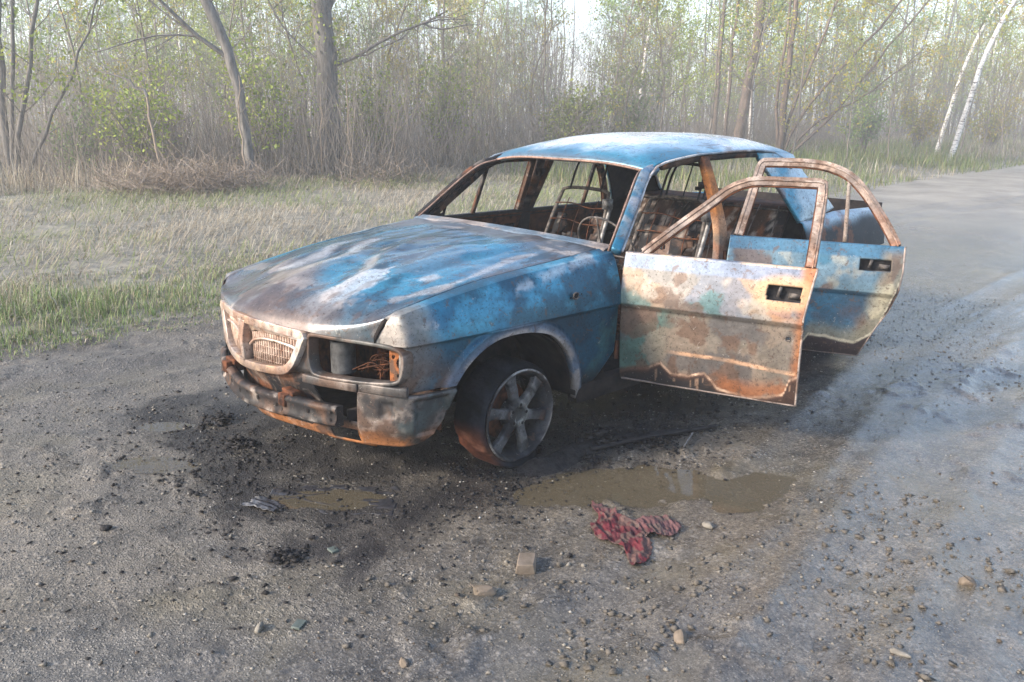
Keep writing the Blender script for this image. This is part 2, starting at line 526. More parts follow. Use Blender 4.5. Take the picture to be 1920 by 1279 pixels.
# ---------------------------------------------------------------- front fenders
ARCH = cr([(-0.365, 0.19), (-0.347, 0.235), (-0.304, 0.352), (-0.246, 0.463), (-0.158, 0.547), (-0.06, 0.583), (0.04, 0.597),
           (0.14, 0.595), (0.21, 0.577), (0.27, 0.545), (0.323, 0.500), (0.37, 0.437), (0.41, 0.368), (0.45, 0.312), (0.50, 0.262)], 120)
SIDE = tab([-0.7, -0.592, -0.3, 0.0, 0.2, 0.35, 0.45, 0.52, 0.56, 0.585, 0.60], [0.832, 0.832, 0.832, 0.830, 0.826, 0.818, 0.808, 0.799, 0.793, 0.786, 0.762])
DEL = tab([0.15, 0.22, 0.30, 0.40, 0.50, 0.58, 0.622, 0.64], [0.095, 0.072, 0.050, 0.036, 0.028, 0.024, 0.022, 0.0])
def side_pt(x, z):
    return np.stack([x, SIDE(x) - DEL(z), z], -1)

def nose_sag(x, y):
    """the fire let the right front of the sheet metal sink"""
    return np.interp(x, [-.5, -.24, .065, .3, .5, .63], [0, -.012, -.033, -.050, -.062, -.072]) * ss(.35, -.6, y)
def fender(sgn):
    def S(G):
        if sgn > 0: return G
        G = mir(G)
        G[..., 2] += nose_sag(G[..., 0], G[..., 1]) * ss(.60, .72, G[..., 2])
        return G
    B = [(-.592, .832, .635), (-.27, .832, .635), (.0, .830, .635), (.2, .826, .635), (.40, .814, .634), (.52, .799, .632), (.588, .786, .630), (.606, .760, .628), (.630, .705, .626), (.657, .664, .632)]
    T = [(-.592, .752, .866), (-.27, .750, .846), (.0, .749, .826), (.2, .748, .806), (.40, .745, .779), (.52, .742, .760), (.580, .746, .750), (.600, .736, .742), (.622, .700, .722), (.654, .664, .655)]
    Sh = [(-.592, .703, .880), (-.27, .703, .853), (.0, .703, .834), (.2, .703, .816), (.40, .703, .785), (.52, .703, .764), (.58, .702, .754), (.605, .702, .745), (.634, .694, .726), (.657, .663, .657)]
    B, T, Sh = map(np.array, (B, T, Sh))
    bul = np.array([.012, .012, .012, .012, .011, .010, .009, .008, .006, .0])[:, None]
    outw = np.array([(0, 1, .25)] * 6 + [(.3, .8, .25), (.7, .5, .2), (.9, .3, .2), (1, 0, 0)])
    M1 = B * .65 + T * .35 + bul * outw
    M2 = B * .28 + T * .72 + bul * outw * 1.2
    M3 = B * .05 + T * .95 + bul * outw * .55
    o = panel('front_fender', S(np.concatenate([loft([B, M1, M2, M3, T, Sh], 230, 76), (lambda q: q - np.array([0, 0.002, 0.03]))(loft([B, M1, M2, M3, T, Sh], 230, 76)[-1:])])), M['burnt'], car, col_fender, back=M['soot'])
    # lower skin: from the crease down to the arch, the sill corner and the bumper corner seam
    a = ARCH[(ARCH[:, 0] > -0.36) & (ARCH[:, 0] < 0.372)]
    xs = np.r_[np.linspace(-0.592, -0.362, 36), a[:, 0], np.linspace(0.376, 0.60, 30)]
    zb = np.r_[np.interp(np.linspace(-0.592, -0.362, 36), [-.592, -.43, -.36], [.40, .222, .215]), a[:, 1], np.full(30, 0.436)]
    nv = 60
    v = np.linspace(0, 1, nv)[:, None]
    ze = 0.622
    z = zb[None] + v * (ze - zb[None])
    X = np.broadcast_to(xs[None], z.shape)
    G = side_pt(X, z)
    dist = np.min(np.hypot(X[..., None] - ARCH[None, None, ::3, 0], z[..., None] - ARCH[None, None, ::3, 1]), -1)
    flare = ss(0.062, 0.035, dist) * 0.016
    G[..., 1] += flare
    lip = G[:1].copy(); lip[..., 1] -= 0.030                       # returned flange
    step = G[-1:].copy(); step[..., 1] = SIDE(xs)[None] - 0.001; step[..., 2] = 0.6345
    low = panel('fender_lower_skin', S(np.concatenate([lip, G, step])), M['burnt'], o, col_fender)
    # emblem hole / turn-signal socket
    mb = MB()
    c = np.array([-0.27, 0.831, 0.715])
    an = np.linspace(0, 2 * math.pi, 20, endpoint=False)
    mb.tube(S(c + np.stack([np.cos(an) * .016, np.full(20, 0.003), np.sin(an) * .014], -1)), 0.004, 6, closed=True)
    mb.build('lamp_socket_rim', M['ashmetal'], o)
    mb = MB()
    k = 16
    for cc, r in ((c, .013), (c + (-.035, 0, .004), .004), (c + (.034, 0, -.004), .004)):
        an = np.arange(k) / k * 2 * math.pi
        ring = cc + np.stack([np.cos(an) * r, np.full(k, .0035), np.sin(an) * r], -1)
        mb.add(S(np.vstack([ring, cc + (0, .0035, 0)])), [[q, (q + 1) % k, k, k] for q in range(k)])
    mb.build('lamp_socket', M['soot'], o)
    return o
fender(1); fender(-1)

# ---------------------------------------------------------------- bumper corners and lower apron
def corner(sgn):
    S = lambda G: G if sgn > 0 else mir(G)
    path = cr([(.385, .812), (.45, .806), (.52, .796), (.56, .785), (.588, .765), (.607, .745), (.64, .69), (.672, .625), (.690, .585)], 70)
    top = np.full(70, .431)
    bot = np.interp(np.arange(70), [0, 6, 14, 22, 36, 69], [.37, .33, .27, .235, .215, .20])
    bot[:8] = np.interp(path[:8, 0], ARCH[:, 0], ARCH[:, 1]) + 0.004
    tn = np.gradient(path, axis=0); nrm = np.stack([-tn[:, 1], tn[:, 0]], -1)
    nrm /= np.linalg.norm(nrm, axis=1, keepdims=True)
    nrm *= np.sign((nrm * path).sum(1))[:, None]
    nv = 30
    v = np.linspace(0, 1, nv)[:, None]
    z = bot[None] + v * (top - bot)[None]
    off = 0.004 - 0.03 * ss(0.30, 0.20, z) + 0.006 * np.sin(v * math.pi)
    i = np.arange(70)[None]
    rec = ss(5, 8, i) * ss(31, 27, i) * ss(.262, .272, z) * ss(.418, .408, z)       # pressed side recess
    rec2 = ss(42, 44, i) * ss(54, 51, i) * ss(.335, .345, z) * ss(.405, .395, z)    # pressed front recess
    off = off - 0.016 * rec - 0.008 * rec2
    G = np.stack([path[None, :, 0] + nrm[None, :, 0] * off, path[None, :, 1] + nrm[None, :, 1] * off, z], -1)
    lip = G[-1:].copy(); lip[..., :2] -= nrm[None] * 0.02
    o = panel('bumper_corner', S(np.concatenate([G, lip])), M['burnt'], car, col_nose)
    return o
corner(1); corner(-1)
yy = np.linspace(-0.60, 0.60, 110)
z = np.linspace(0, 1, 16)[:, None]
zb = 0.185 + 0.012 * np.sin(yy * 9) * 0.3
zt = np.full_like(yy, 0.285)
Z = zb + z * (zt - zb)
G = np.stack([np.broadcast_to(xf(yy) - 0.03, Z.shape) - 0.03 * (1 - z) ** 2, np.broadcast_to(yy, Z.shape), Z], -1)
def keep_apron(c):
    w = np.zeros(len(c), bool)
    for a, b, lo, hi in ((0.42, 0.545, .198, .25), (0.16, 0.33, .226, .25), (-0.14, 0.05, .222, .25), (-0.48, -0.3, .21, .25)):
        w |= (c[:, 1] > a) & (c[:, 1] < b) & (c[:, 2] > lo) & (c[:, 2] < hi)
    return ~w
panel('front_apron', G, M['rusted'], car, col_nose, keep=keep_apron)

# ---------------------------------------------------------------- bumper beam
def plan(y, off, z):
    y = np.asarray(y, float)
    return np.stack([xf(y) + off, y, np.full_like(y, z)], -1)
mb = MB()
ya = np.linspace(-0.60, 0.26, 50)
prof = [(0.000, .352), (.030, .350), (.040, .338), (.030, .325), (.032, .290), (.042, .278), (.030, .266), (0.0, .268)]
def sweep_plan(mb, ys, prof):
    V = np.stack([plan(ys, o, zz) for o, zz in prof], 1)
    mb.ring_faces(V, False, True)
sweep_plan(mb, ya, prof)
yb = np.linspace(0.265, 0.53, 20)
sweep_plan(mb, yb, [(a + 0.012, b + 0.012) for a, b in prof])
beam = mb.build('bumper_beam', M['rusted'], car, col_beam, smooth=False)
mb = MB()
for y, zz in ((-.45, .315), (-.32, .315), (-.18, .315), (-.05, .31), (.10, .315), (.21, .31), (.40, .325), (.50, .34), (.50, .305), (-.38, .30), (.02, .33)):
    k = 10; r = .010
    an = np.arange(k) / k * 2 * math.pi
    cx = xf(np.array(y)) + (0.0335 if y < 0.26 else 0.0455)
    ring = np.stack([np.full(k, cx), y + np.cos(an) * r, zz + np.sin(an) * r], -1)
    mb.add(np.vstack([ring, (cx, y, zz)]), [[q, (q + 1) % k, k, k] for q in range(k)])
tag(mb.build('bolt_holes', M['soot'], beam), kind='stuff')
for y0, z0 in ((0.255, 0.345), (-0.30, 0.35)):
    mb = MB()
    x0 = float(xf(np.array(y0)))
    mb.box((x0 - 0.10, y0 - 0.02, z0 - 0.03), (x0 + 0.046, y0 + 0.03, z0 + 0.022))
    mb.box((x0 - 0.02, y0 - 0.035, z0 + 0.010), (x0 + 0.02, y0 + 0.055, z0 + 0.034))
    mb.build('beam_bracket', M['rustdark'], beam, bevel=0.004)
mb = MB()
mb.box((0.55, 0.575, 0.27), (0.672, 0.60, 0.40)); mb.box((0.50, 0.50, 0.28), (0.69, 0.52, 0.33))
mb.build('beam_arm', M['soot'], beam)

# ---------------------------------------------------------------- nose: grille, headlamp openings, panel under the grille
def nose_ring(name, loop, w, h, col, mat, parent, off=0.0, n=120, up=(1, 0, 0)):
    c = cr(loop, n, closed=True)
    P = np.stack([xf(c[:, 0]) + off, c[:, 0], c[:, 1]], -1)
    mb = MB(); mb.bar(P, w, h, up=up, closed=True)
    return mb.build(name, mat, parent, col, smooth=False, bevel=0.006)
G = np.stack([np.stack([xf(yy * .62) + o, yy * .62, np.full_like(yy, zz)], -1) for o, zz in ((-.012, .452), (-.006, .43), (-.016, .40), (-.03, .372), (-.05, .34), (-.06, .29), (-.055, .25))])
panel('nose_panel', G, M['rusted'], car, col_sootmetal)
go = [(-.358, .622), (-.25, .630), (-.1, .636), (0, .638), (.1, .636), (.25, .630), (.358, .622), (.352, .60), (.325, .545), (.29, .49), (.24, .458), (.12, .446), (0, .442), (-.12, .446), (-.24, .458), (-.29, .49), (-.325, .545), (-.352, .60)]
gr = nose_ring('grille', go, 0.034, 0.045, col_grille, M['burnt'], car, off=0.002, n=160)
mb = MB()
zz = np.linspace(.632, .452, 20)
mb.bar(np.stack([np.full(20, .850) + .008 * np.sin(np.linspace(0, 3, 20)), np.zeros(20), zz], -1), np.interp(zz, [.45, .55, .65], [.022, .03, .07]), 0.05, up=(1, 0, 0))
mb.build('centre_divider', M['burnt'], gr, col_grille, bevel=0.006)
for s in (1, -1):
    # sloping inner surround (dished sheet) and the arched bar across it
    y = np.linspace(.02, .345, 40)
    ztop = np.interp(y, [0, .1, .25, .345], [.630, .630, .624, .616]); zin = np.interp(y, [0, .06, .2, .345], [.565, .592, .593, .588])
    v = np.linspace(0, 1, 8)[:, None]
    Z = ztop + v * (zin - ztop)
    X = xf(y)[None] + 0.014 - 0.018 * v
    G = np.stack([X, np.broadcast_to(y * s, Z.shape), Z], -1)
    panel('grille_brow', G, M['burnt'], gr, col_grille, thick=0.003)
    y = np.linspace(.028, .315, 30)
    za = np.interp(y, [.028, .06, .12, .2, .28, .315], [.535, .562, .578, .580, .572, .562])
    mb = MB(); mb.bar(np.stack([xf(y) + .002, y * s, za - .008], -1), 0.010, 0.016, up=(1, 0, 0))
    mb.build('arched_bar', M['burnt'], gr, col_grille)
    mb = MB()
    for q in np.arange(.04, .325, .0145):
        ztop = np.interp(q, [.028, .1, .345], [.580, .594, .590]); zbot = np.interp(q, [0, .12, .22, .27, .31, .33], [.462, .462, .472, .495, .54, .575])
        x0 = float(xf(np.array(q))) - 0.002
        mb.box((x0 - .012, s * q - .0027, zbot), (x0, s * q + .0027, ztop))
    for zz in np.arange(.474, .60, .030):
        y = np.linspace(.03, np.interp(zz, [.462, .495, .54, .60], [.21, .27, .315, .345]), 12)
        mb.bar(np.stack([xf(y) - .008, y * s, np.full(12, zz)], -1), 0.0035, 0.006, up=(1, 0, 0))
    tag(mb.build('grille_mesh', M['slat'], gr), kind='stuff')
    y = np.linspace(.0, .35, 10)
    G = np.stack([np.stack([xf(y) - .05, y * s, np.full(10, zz)], -1) for zz in (.44, .54, .635)])
    panel('grille_backing', G, M['rusted'], gr, lambda V: Paint(V, (.012, .008, .008), .8).lay(RUST, ss(.5, .65, fbm(V, 9, 3, 88)) * .7).c)
    # headlamp opening surround
    ho = [(.392, .628), (.50, .631), (.63, .628), (.72, .622), (.758, .606), (.768, .57), (.758, .51), (.735, .483), (.66, .470), (.54, .465), (.42, .466), (.390, .480), (.378, .52), (.380, .58)]
    hl = nose_ring('headlamp_opening', [(a * s, b) for a, b in ho], 0.016, 0.05, col_nose, M['burnt'], car, off=-0.012, n=120)
    # cheek between grille and opening
    zz = np.linspace(.462, .642, 10)
    cols = []
    for f in np.linspace(0, 1, 8):
        a = np.interp(zz, [.44, .49, .545, .60, .65], [.245, .305, .34, .366, .378]); b = np.full(10, .383)
        q = a + f * (b - a)
        cols.append(np.stack([xf(q) + 0.004 - .012 * f, q * s, zz], -1))
    panel('cheek', np.stack(cols), M['burnt'], hl, col_nose)
    # box strip under the opening (joint with the corner)
    mb = MB()
    y = np.linspace(.335, .585, 24)
    mb.bar(plan(y * s, -.002, .443), .03, .036, up=(0, 0, 1))
    st = mb.build('lower_strip', M['burnt'], hl, col_nose, bevel=0.005)
    mb = MB()
    q = cr([(.682, .590), (.655, .652), (.628, .708), (.605, .748), (.585, .772)], 24)
    mb.bar(np.stack([q[:, 0], q[:, 1] * s, np.full(24, .448)], -1), .03, .038, up=(0, 0, 1))
    mb.build('lower_strip', M['burnt'], hl, col_nose, bevel=0.005)
    # perforated inner plate on the outboard side of the opening
    yv = np.linspace(0, 1, 30); zv = np.linspace(.475, .615, 30)[:, None]
    G = np.stack([np.broadcast_to(xf(.757 - .062 * yv) - .020, (30, 30)), np.broadcast_to((.757 - .062 * yv) * s, (30, 30)), np.broadcast_to(zv, (30, 30))], -1)
    def holes(c):
        u = (.757 - np.abs(c[:, 1])) / .062
        w = np.zeros(len(c), bool)
        for a, b, r1, r2 in ((.35, .555, .22, .022), (.3, .595, .10, .007), (.45, .505, .12, .008), (.75, .58, .1, .008)):
            w |= ((u - a) / r1) ** 2 + ((c[:, 2] - b) / r2) ** 2 < 1
        return ~w
    panel('lamp_bracket', G, M['rusted'], hl, lambda V: Paint(V, RUST, .7).lay(BROWN, fbm(V, 14, 3, 5) > .52).c, keep=holes, back=M['rustdark'])
    # inside the engine bay behind the opening
    mb = MB()
    an = np.linspace(0, 2 * math.pi, 18, endpoint=False)
    mb.add(*(lambda V: (V, [[i, (i + 1) % 18, 18 + (i + 1) % 18, 18 + i] for i in range(18)]))(np.vstack([np.stack([.66 + np.cos(an) * .05, .44 * s + np.sin(an) * .05, np.full(18, zz)], -1) for zz in (.47, .60)])))
    mb.add(np.vstack([np.stack([.66 + np.cos(an) * .05, .44 * s + np.sin(an) * .05, np.full(18, .60)], -1), (.66, .44 * s, .605)]), [[i, (i + 1) % 18, 18, 18] for i in range(18)])
    mb.build('washer_canister', M['canister'], hl, smooth=False)
    mb = MB(); mb.box((.50, .52 * s - .02, .44), (.54, .52 * s + .03, .64)); mb.box((.40, .58 * s - .10, .40), (.42, .58 * s + .12, .66))
    mb.build('bay_bracket', M['rustdark'], hl)
    mb = MB()
    rr = random.Random(3 + s)
    for q in range(14):
        p0 = np.array([rr.uniform(.52, .66), s * rr.uniform(.48, .60), rr.uniform(.47, .52)])
        p1 = np.array([rr.uniform(.50, .62), s * rr.uniform(.58, .74), rr.uniform(.47, .56)])
        mid = (p0 + p1) / 2 + np.array([rr.uniform(-.03, .03), 0, rr.uniform(0, .06)])
        mb.tube(cr([p0, mid, p1], 10), rr.uniform(.0015, .004), 4)
    tag(mb.build('burnt_wires', M['rustdark'], hl), kind='stuff')

# ---------------------------------------------------------------- hood
gz = tab([0, .006, .018, .04, .1, .2, .37, .54, .77, 1.0], [0, .36, .445, .49, .545, .625, .75, .82, .90, 1.0])
nu, nv = 210, 230
u = np.linspace(0, 1, nu)[:, None] ** 1.5
w = np.linspace(-1, 1, nv)[None]
half = np.interp(u, [0, .005, .018, 1], [.661, .697, .699, .697])
Y = half * w
X0 = xf(Y) + 0.016 * (1 - np.abs(w) ** 8) - 0.002 * np.abs(w) ** 8
X1 = -0.545 + 0.03 * (1 - w ** 2)
X = X0 + (X1 - X0) * u
z0 = .648 - .016 * w ** 2 + .012 * np.exp(-(Y / .1) ** 2)
zr = .878 + .018 * (1 - w ** 2)
gc = tab([0, .015, .04, .09, .15, .24, .40, .60, .80, 1.0], [0, .13, .25, .38, .48, .60, .74, .84, .92, 1.0])
we = np.abs(w) ** 5
gm_ = gz(u) * we + gc(u) * (1 - we)
Z = z0 + (zr - z0) * gm_
Z = Z + .022 * (1 - np.abs(w) ** 2.2) * ss(0, .12, u) * ss(1.05, .5, u)
Z = Z + .012 * ss(.50, .42, np.abs(Y)) * ss(.1, .3, u) * ss(1.0, .85, u)            # raised centre panel
Pxy = np.stack([X, Y, 0 * X], -1).reshape(-1, 3)
warp = (fbm(Pxy * (0.8, 1.6, 1), 3.2, 3, 201) - .5).reshape(X.shape)
Z = Z + .042 * warp * ss(0, .2, u) * (1 - w ** 4)                                     # heat-buckled sheet
def ridge(x0, y0, x1, y1, wd, h):
    t = np.clip(((X - x0) * (x1 - x0) + (Y - y0) * (y1 - y0)) / ((x1 - x0) ** 2 + (y1 - y0) ** 2), 0, 1)
    d = np.hypot(X - x0 - t * (x1 - x0), Y - y0 - t * (y1 - y0) - .05 * np.sin(t * 5))
    return h * np.exp(-(d / wd) ** 2)
Z = Z - ridge(.55, .18, .12, .0, .09, .016) + ridge(.62, .32, .10, .12, .05, .010) - ridge(.45, -.25, 0, -.35, .08, .012)
Z = Z + nose_sag(X, Y) * ss(0, .40, gm_)
G = np.stack([X, Y, Z], -1)
e0, e1 = G[:, :1].copy(), G[:, -1:].copy()
for e in (e0, e1):
    e[..., 2] -= .022
G = np.concatenate([e0, G, e1], 1)
lip = G[:1].copy(); lip[..., 0] -= .035; lip[..., 2] -= .012
hood = panel('hood', np.concatenate([lip, G]), M['burnt'], car, col_hood, back=M['rustdark'])

# cowl between hood and windscreen
w = np.linspace(-1, 1, 60)
rows = []
for f, dz in ((0, -.012), (.25, .002), (.6, .006), (1, .012), (1.15, -.02)):
    rows.append(np.stack([-.55 + .03 * (1 - w ** 2) - f * (.075 - .01 * (1 - w ** 2)), .735 * w, .878 + .018 * (1 - w ** 2) + dz], -1))
panel('cowl', loft(rows, 70, 16), M['burnt'], car, lambda V: Paint(V, GREYB, .5).lay(ASH, fbm(V, 9, 4, 210) * 1.2 - .2, .5).lay(BLUE, ss(.45, .62, fbm(V, 5, 3, 211)) * .6).c)
# ---------------------------------------------------------------- roof and pillars
zc = tab([-.95, -1.0, -1.06, -1.2, -1.5, -1.85, -2.2, -2.45, -2.6], [1.232, 1.25, 1.268, 1.313, 1.357, 1.375, 1.368, 1.338, 1.305])
zs = tab([-.95, -1.0, -1.05, -1.17, -1.4, -1.6, -1.92, -2.15, -2.47, -2.6], [1.18, 1.196, 1.212, 1.250, 1.280, 1.288, 1.294, 1.285, 1.258, 1.235])
hw = tab([-.95, -1.05, -1.3, -1.8, -2.2, -2.5, -2.6], [.565, .578, .600, .608, .598, .572, .56])
u = np.linspace(0, 1, 110)[:, None]; w = np.linspace(-1, 1, 110)[None]
X = (-1.055 + .05 * (1 - w ** 2)) + u * ((-2.495 - .03 * (1 - w ** 2)) - (-1.055 + .05 * (1 - w ** 2)))
Z = zs(X) + (zc(X) - zs(X)) * (1 - np.abs(w) ** 3.0)
G = np.stack([X, hw(X) * w, Z], -1)
Pq = G.reshape(-1, 3)
G[..., 2] += .012 * (fbm(Pq, 3.5, 3, 301).reshape(X.shape) - .5) * (1 - w ** 4)
lip = G[:1].copy(); lip[..., 0] += .004; lip[..., 2] -= .016
lip2 = lip.copy(); lip2[..., 0] -= .03; lip2[..., 2] -= .010
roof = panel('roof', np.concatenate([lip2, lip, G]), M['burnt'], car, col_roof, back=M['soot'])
wf = np.linspace(-.97, .97, 40)
xh = -1.055 + .05 * (1 - wf ** 2)
mb = MB(); mb.tube(np.stack([xh + .006, hw(xh) * wf, zs(xh) + (zc(xh) - zs(xh)) * (1 - np.abs(wf) ** 3) - .014], -1), .007, 6)
mb.build('windscreen_channel', M['rusted'], roof, lambda V: Paint(V, (.36, .24, .2), .6).lay(BROWN, fbm(V, 12, 3, 302)).c, smooth=True)
xr_ = -2.495 - .03 * (1 - wf ** 2)
mb = MB(); mb.tube(np.stack([xr_, hw(xr_) * wf, zs(xr_) + (zc(xr_) - zs(xr_)) * (1 - np.abs(wf) ** 3) - .014], -1), .012, 6)
mb.build('rear_window_channel', M['rustdark'], roof)
mb = MB()
for x in (-1.35, -1.75, -2.12):
    y = np.linspace(-.57, .57, 20)
    mb.bar(np.stack([np.full(20, x), y, zc(x) - .035 - .07 * np.abs(y / .6) ** 3], -1), .05, .015)
mb.build('roof_bow', M['soot'], roof)
for s in (1, -1):
    outer = col_pillar if s > 0 else col_sootmetal
    P = cr([(-.600, .768, .862), (-.70, .728, .950), (-.84, .672, 1.075), (-.96, .618, 1.168), (-1.05, .574, 1.198), (-1.13, .570, 1.212)], 40) * np.array([1, s, 1])
    mb = MB(); mb.bar(P, .050, .046, up=(.5, .55 * s, .65))
    ap = mb.build('windscreen_pillar', M['burnt'], car, outer, bevel=0.012)
    mb = MB(); mb.tube(P + np.array([.022, -.026 * s, .004]), .006, 6)
    mb.build('glass_channel', M['rusted'], ap, lambda V: Paint(V, (.30, .21, .18), .6).lay(BROWN, fbm(V, 12, 3, 303)).c)
    xs_ = np.linspace(-1.16, -2.20, 30)
    Q = np.vstack([cr([(-.622, .790, .868), (-.72, .752, .953), (-.86, .694, 1.077), (-.98, .640, 1.170), (-1.08, .612, 1.226)], 24),
                   np.stack([xs_, hw(xs_) + .010, zs(xs_) - .004], -1), cr([(-2.24, .608, 1.262), (-2.30, .622, 1.235), (-2.36, .650, 1.18)], 8)]) * np.array([1, s, 1])
    mb = MB(); mb.tube(Q, .0065, 6)
    mb.build('drip_rail', M['rusted'], roof, lambda V: Paint(V, (.55, .52, .50), .45).lay(BROWN, ss(.45, .6, fbm(V, 9, 3, 304)) * .8).lay(BLUE, ss(.5, .6, fbm(V, 4, 3, 305)) * .6).c, smooth=True)
    mb = MB(); mb.bar(np.stack([xs_, (hw(xs_) - .022) * s, zs(xs_) - .026], -1), .045, .034)
    mb.build('side_rail', M['rusted'], roof, col_sootmetal)
    # B pillar
    P = cr([(-1.455, .755, .22), (-1.468, .765, .60), (-1.480, .755, .86), (-1.492, .685, 1.06), (-1.492, .600, 1.265)], 40) * np.array([1, s, 1])
    mb = MB(); mb.bar(P, np.interp(P[:, 2], [.2, .85, 1.26], [.10, .085, .060]), .042, up=(0, s, .0))
    def col_b(V):
        p = Paint(V, SOOT, .7)
        n = fbm(V, 8, 3, 306)
        p.lay(ORANGE, ss(.84, .92, V[:, 2] + .1 * (n - .5)) * ss(1.22, 1.19, V[:, 2]) * .9, .7)  # rust painted as a sunlit band; dark top is painted roof shadow
        p.lay(CREAM, ss(.78, .9, V[:, 2]) * ss(1.0, .9, V[:, 2]) * n, .6)
        p.lay(GREYB, ss(.9, .8, V[:, 2]) * .7)
        p.lay(RUST, ss(.5, .6, fbm(V, 17, 3, 307)) * .5, .7)
        return p.c
    bp_ = mb.build('centre_pillar', M['rusted'], car, col_b if s > 0 else col_sootmetal, bevel=0.008)
    mb = MB(); mb.box((-1.51, s * .62 - .012, 1.10), (-1.455, s * .62 + .012, 1.135)); mb.box((-1.475, s * .61 - .02, 1.09), (-1.455, s * .61 + .006, 1.11))
    mb.build('belt_anchor', M['soot'], bp_)
    # C pillar
    Fr = [(-2.345, .748, .862), (-2.30, .722, .93), (-2.235, .688, 1.02), (-2.13, .640, 1.15), (-2.05, .612, 1.235), (-2.02, .606, 1.277)]
    Mi = [(-2.55, .752, .885), (-2.53, .740, .95), (-2.48, .708, 1.03), (-2.39, .660, 1.14), (-2.31, .626, 1.228), (-2.26, .606, 1.274)]
    Re = [(-2.86, .700, .915), (-2.80, .690, .965), (-2.71, .664, 1.04), (-2.60, .620, 1.13), (-2.53, .592, 1.205), (-2.49, .577, 1.256)]
    Rb = [(-2.87, .65, .915), (-2.81, .645, .955), (-2.725, .62, 1.03), (-2.62, .58, 1.12), (-2.55, .555, 1.19), (-2.515, .54, 1.24)]
    G = loft([Fr, Mi, Re, Rb], 40, 40) * np.array([1, s, 1])
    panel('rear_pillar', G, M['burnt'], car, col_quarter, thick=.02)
    # quarter panel: shoulder above the crease
    B = np.array([(-2.348, .832, .635), (-2.8, .832, .635), (-3.21, .820, .635), (-3.39, .806, .635), (-3.52, .782, .635), (-3.585, .735, .635)])
    T = np.array([(-2.348, .752, .868), (-2.8, .748, .872), (-3.21, .735, .874), (-3.39, .722, .872), (-3.52, .706, .868), (-3.580, .675, .864)])
    Sh = np.array([(-2.55, .742, .884), (-2.87, .700, .893), (-3.21, .690, .886), (-3.39, .680, .880), (-3.52, .665, .876), (-3.575, .62, .872)])
    dn = Sh - np.array([0, .012, .05])
    M1 = B * .65 + T * .35 + np.array([0, .013, .003]); M2 = B * .28 + T * .72 + np.array([0, .016, .004]); M3 = B * .04 + T * .96 + np.array([0, .008, .002])
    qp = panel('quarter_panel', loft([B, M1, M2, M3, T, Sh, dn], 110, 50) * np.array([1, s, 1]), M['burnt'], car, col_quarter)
    th = np.linspace(math.radians(-8), math.radians(188), 90)
    AR = np.stack([-2.80 + .37 * np.cos(th), .21 + .345 * np.sin(th)], -1)[::-1]
    x1 = np.linspace(-2.345, -2.432, 10); x2 = np.linspace(-3.172, -3.58, 40)
    a = AR[(AR[:, 0] < -2.434) & (AR[:, 0] > -3.168)]
    a = a[np.argsort(-a[:, 0])]
    xs = np.r_[x1, a[:, 0], x2]; zb = np.r_[np.interp(x1, [-2.432, -2.345], [.20, .52]), a[:, 1], np.interp(x2, [-3.58, -3.40, -3.172], [.36, .29, .24])]
    v = np.linspace(0, 1, 26)[:, None]
    z = zb + v * (.622 - zb)
    Xg = np.broadcast_to(xs, z.shape)
    Yg = np.interp(Xg, [-3.585, -3.52, -3.39, -3.21, -2.8, -2.3], [.735, .782, .806, .820, .832, .832]) - DEL(z)
    G = np.stack([Xg, Yg, z], -1)
    lip = G[:1].copy(); lip[..., 1] -= .03
    stp = G[-1:].copy(); stp[..., 1] += .015; stp[..., 2] = .6345
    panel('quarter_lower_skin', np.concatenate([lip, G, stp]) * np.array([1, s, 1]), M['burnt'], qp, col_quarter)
    # sill
    mb = MB()
    xs_ = np.linspace(-.36, -2.44, 30)
    mb.bar(np.stack([xs_, np.full(30, .752 * s), np.full(30, .225)], -1), .07, .09)
    mb.build('sill', M['soot'], car, bevel=.01)
    # wheel houses
    for cx, rr_, zc0 in ((.045, .392, .20), (-2.80, .36, .21)):
        th = np.linspace(math.radians(14), math.radians(176), 40)
        yv = np.linspace(.44, .785, 8)
        G = np.stack([np.broadcast_to((cx + rr_ * np.cos(th))[:, None], (40, 8)), np.broadcast_to(yv * s, (40, 8)), np.broadcast_to((zc0 + rr_ * np.sin(th))[:, None], (40, 8))], -1)
        wh = panel('wheel_house', G, M['rusted'], car, col_sootmetal, thick=.003)
        an = np.linspace(math.radians(4), math.radians(176), 32)
        ring = np.stack([cx + rr_ * np.cos(an), np.full(32, .44 * s), zc0 + rr_ * np.sin(an)], -1)
        mb = MB(); mb.add(np.vstack([ring, (cx, .44 * s, zc0)]), [[q, (q + 1) % 32, 32, 32] for q in range(32)])
        mb.build('wheel_house_side', M['soot'], wh)
# tail, floor, bulkheads
mb = MB()
for lo, hi in (((-3.595, -.70, .40), (-3.575, .70, .905)),):
    mb.box(lo, hi)
mb.build('tail_panel', M['soot'], car)
mb = MB(); mb.box((-3.575, -.70, .20), (-.38, .70, .215)); mb.box((-.38, -.40, .202), (.56, .40, .217)); mb.build('floor_pan', M['soot'], car)
mb = MB(); mb.box((-.600, -.73, .215), (-.585, .73, .862)); mb.build('firewall', M['soot'], car)
mb = MB(); mb.bar(np.stack([np.linspace(-.60, -2.3, 10), np.zeros(10), np.full(10, .30)], -1), .26, .17); mb.build('transmission_tunnel', M['char'], car, bevel=.03)
mb = MB(); mb.box((-2.90, -.66, .905), (-2.42, .66, .925)); mb.build('parcel_shelf', M['rustdark'], car)
mb = MB(); mb.box((-2.48, -.70, .215), (-2.46, .70, .905)); mb.build('rear_bulkhead', M['soot'], car)
mb = MB(); mb.box((.37, -.70, .22), (.385, .70, .66)); mb.build('radiator_support', M['rustdark'], car)
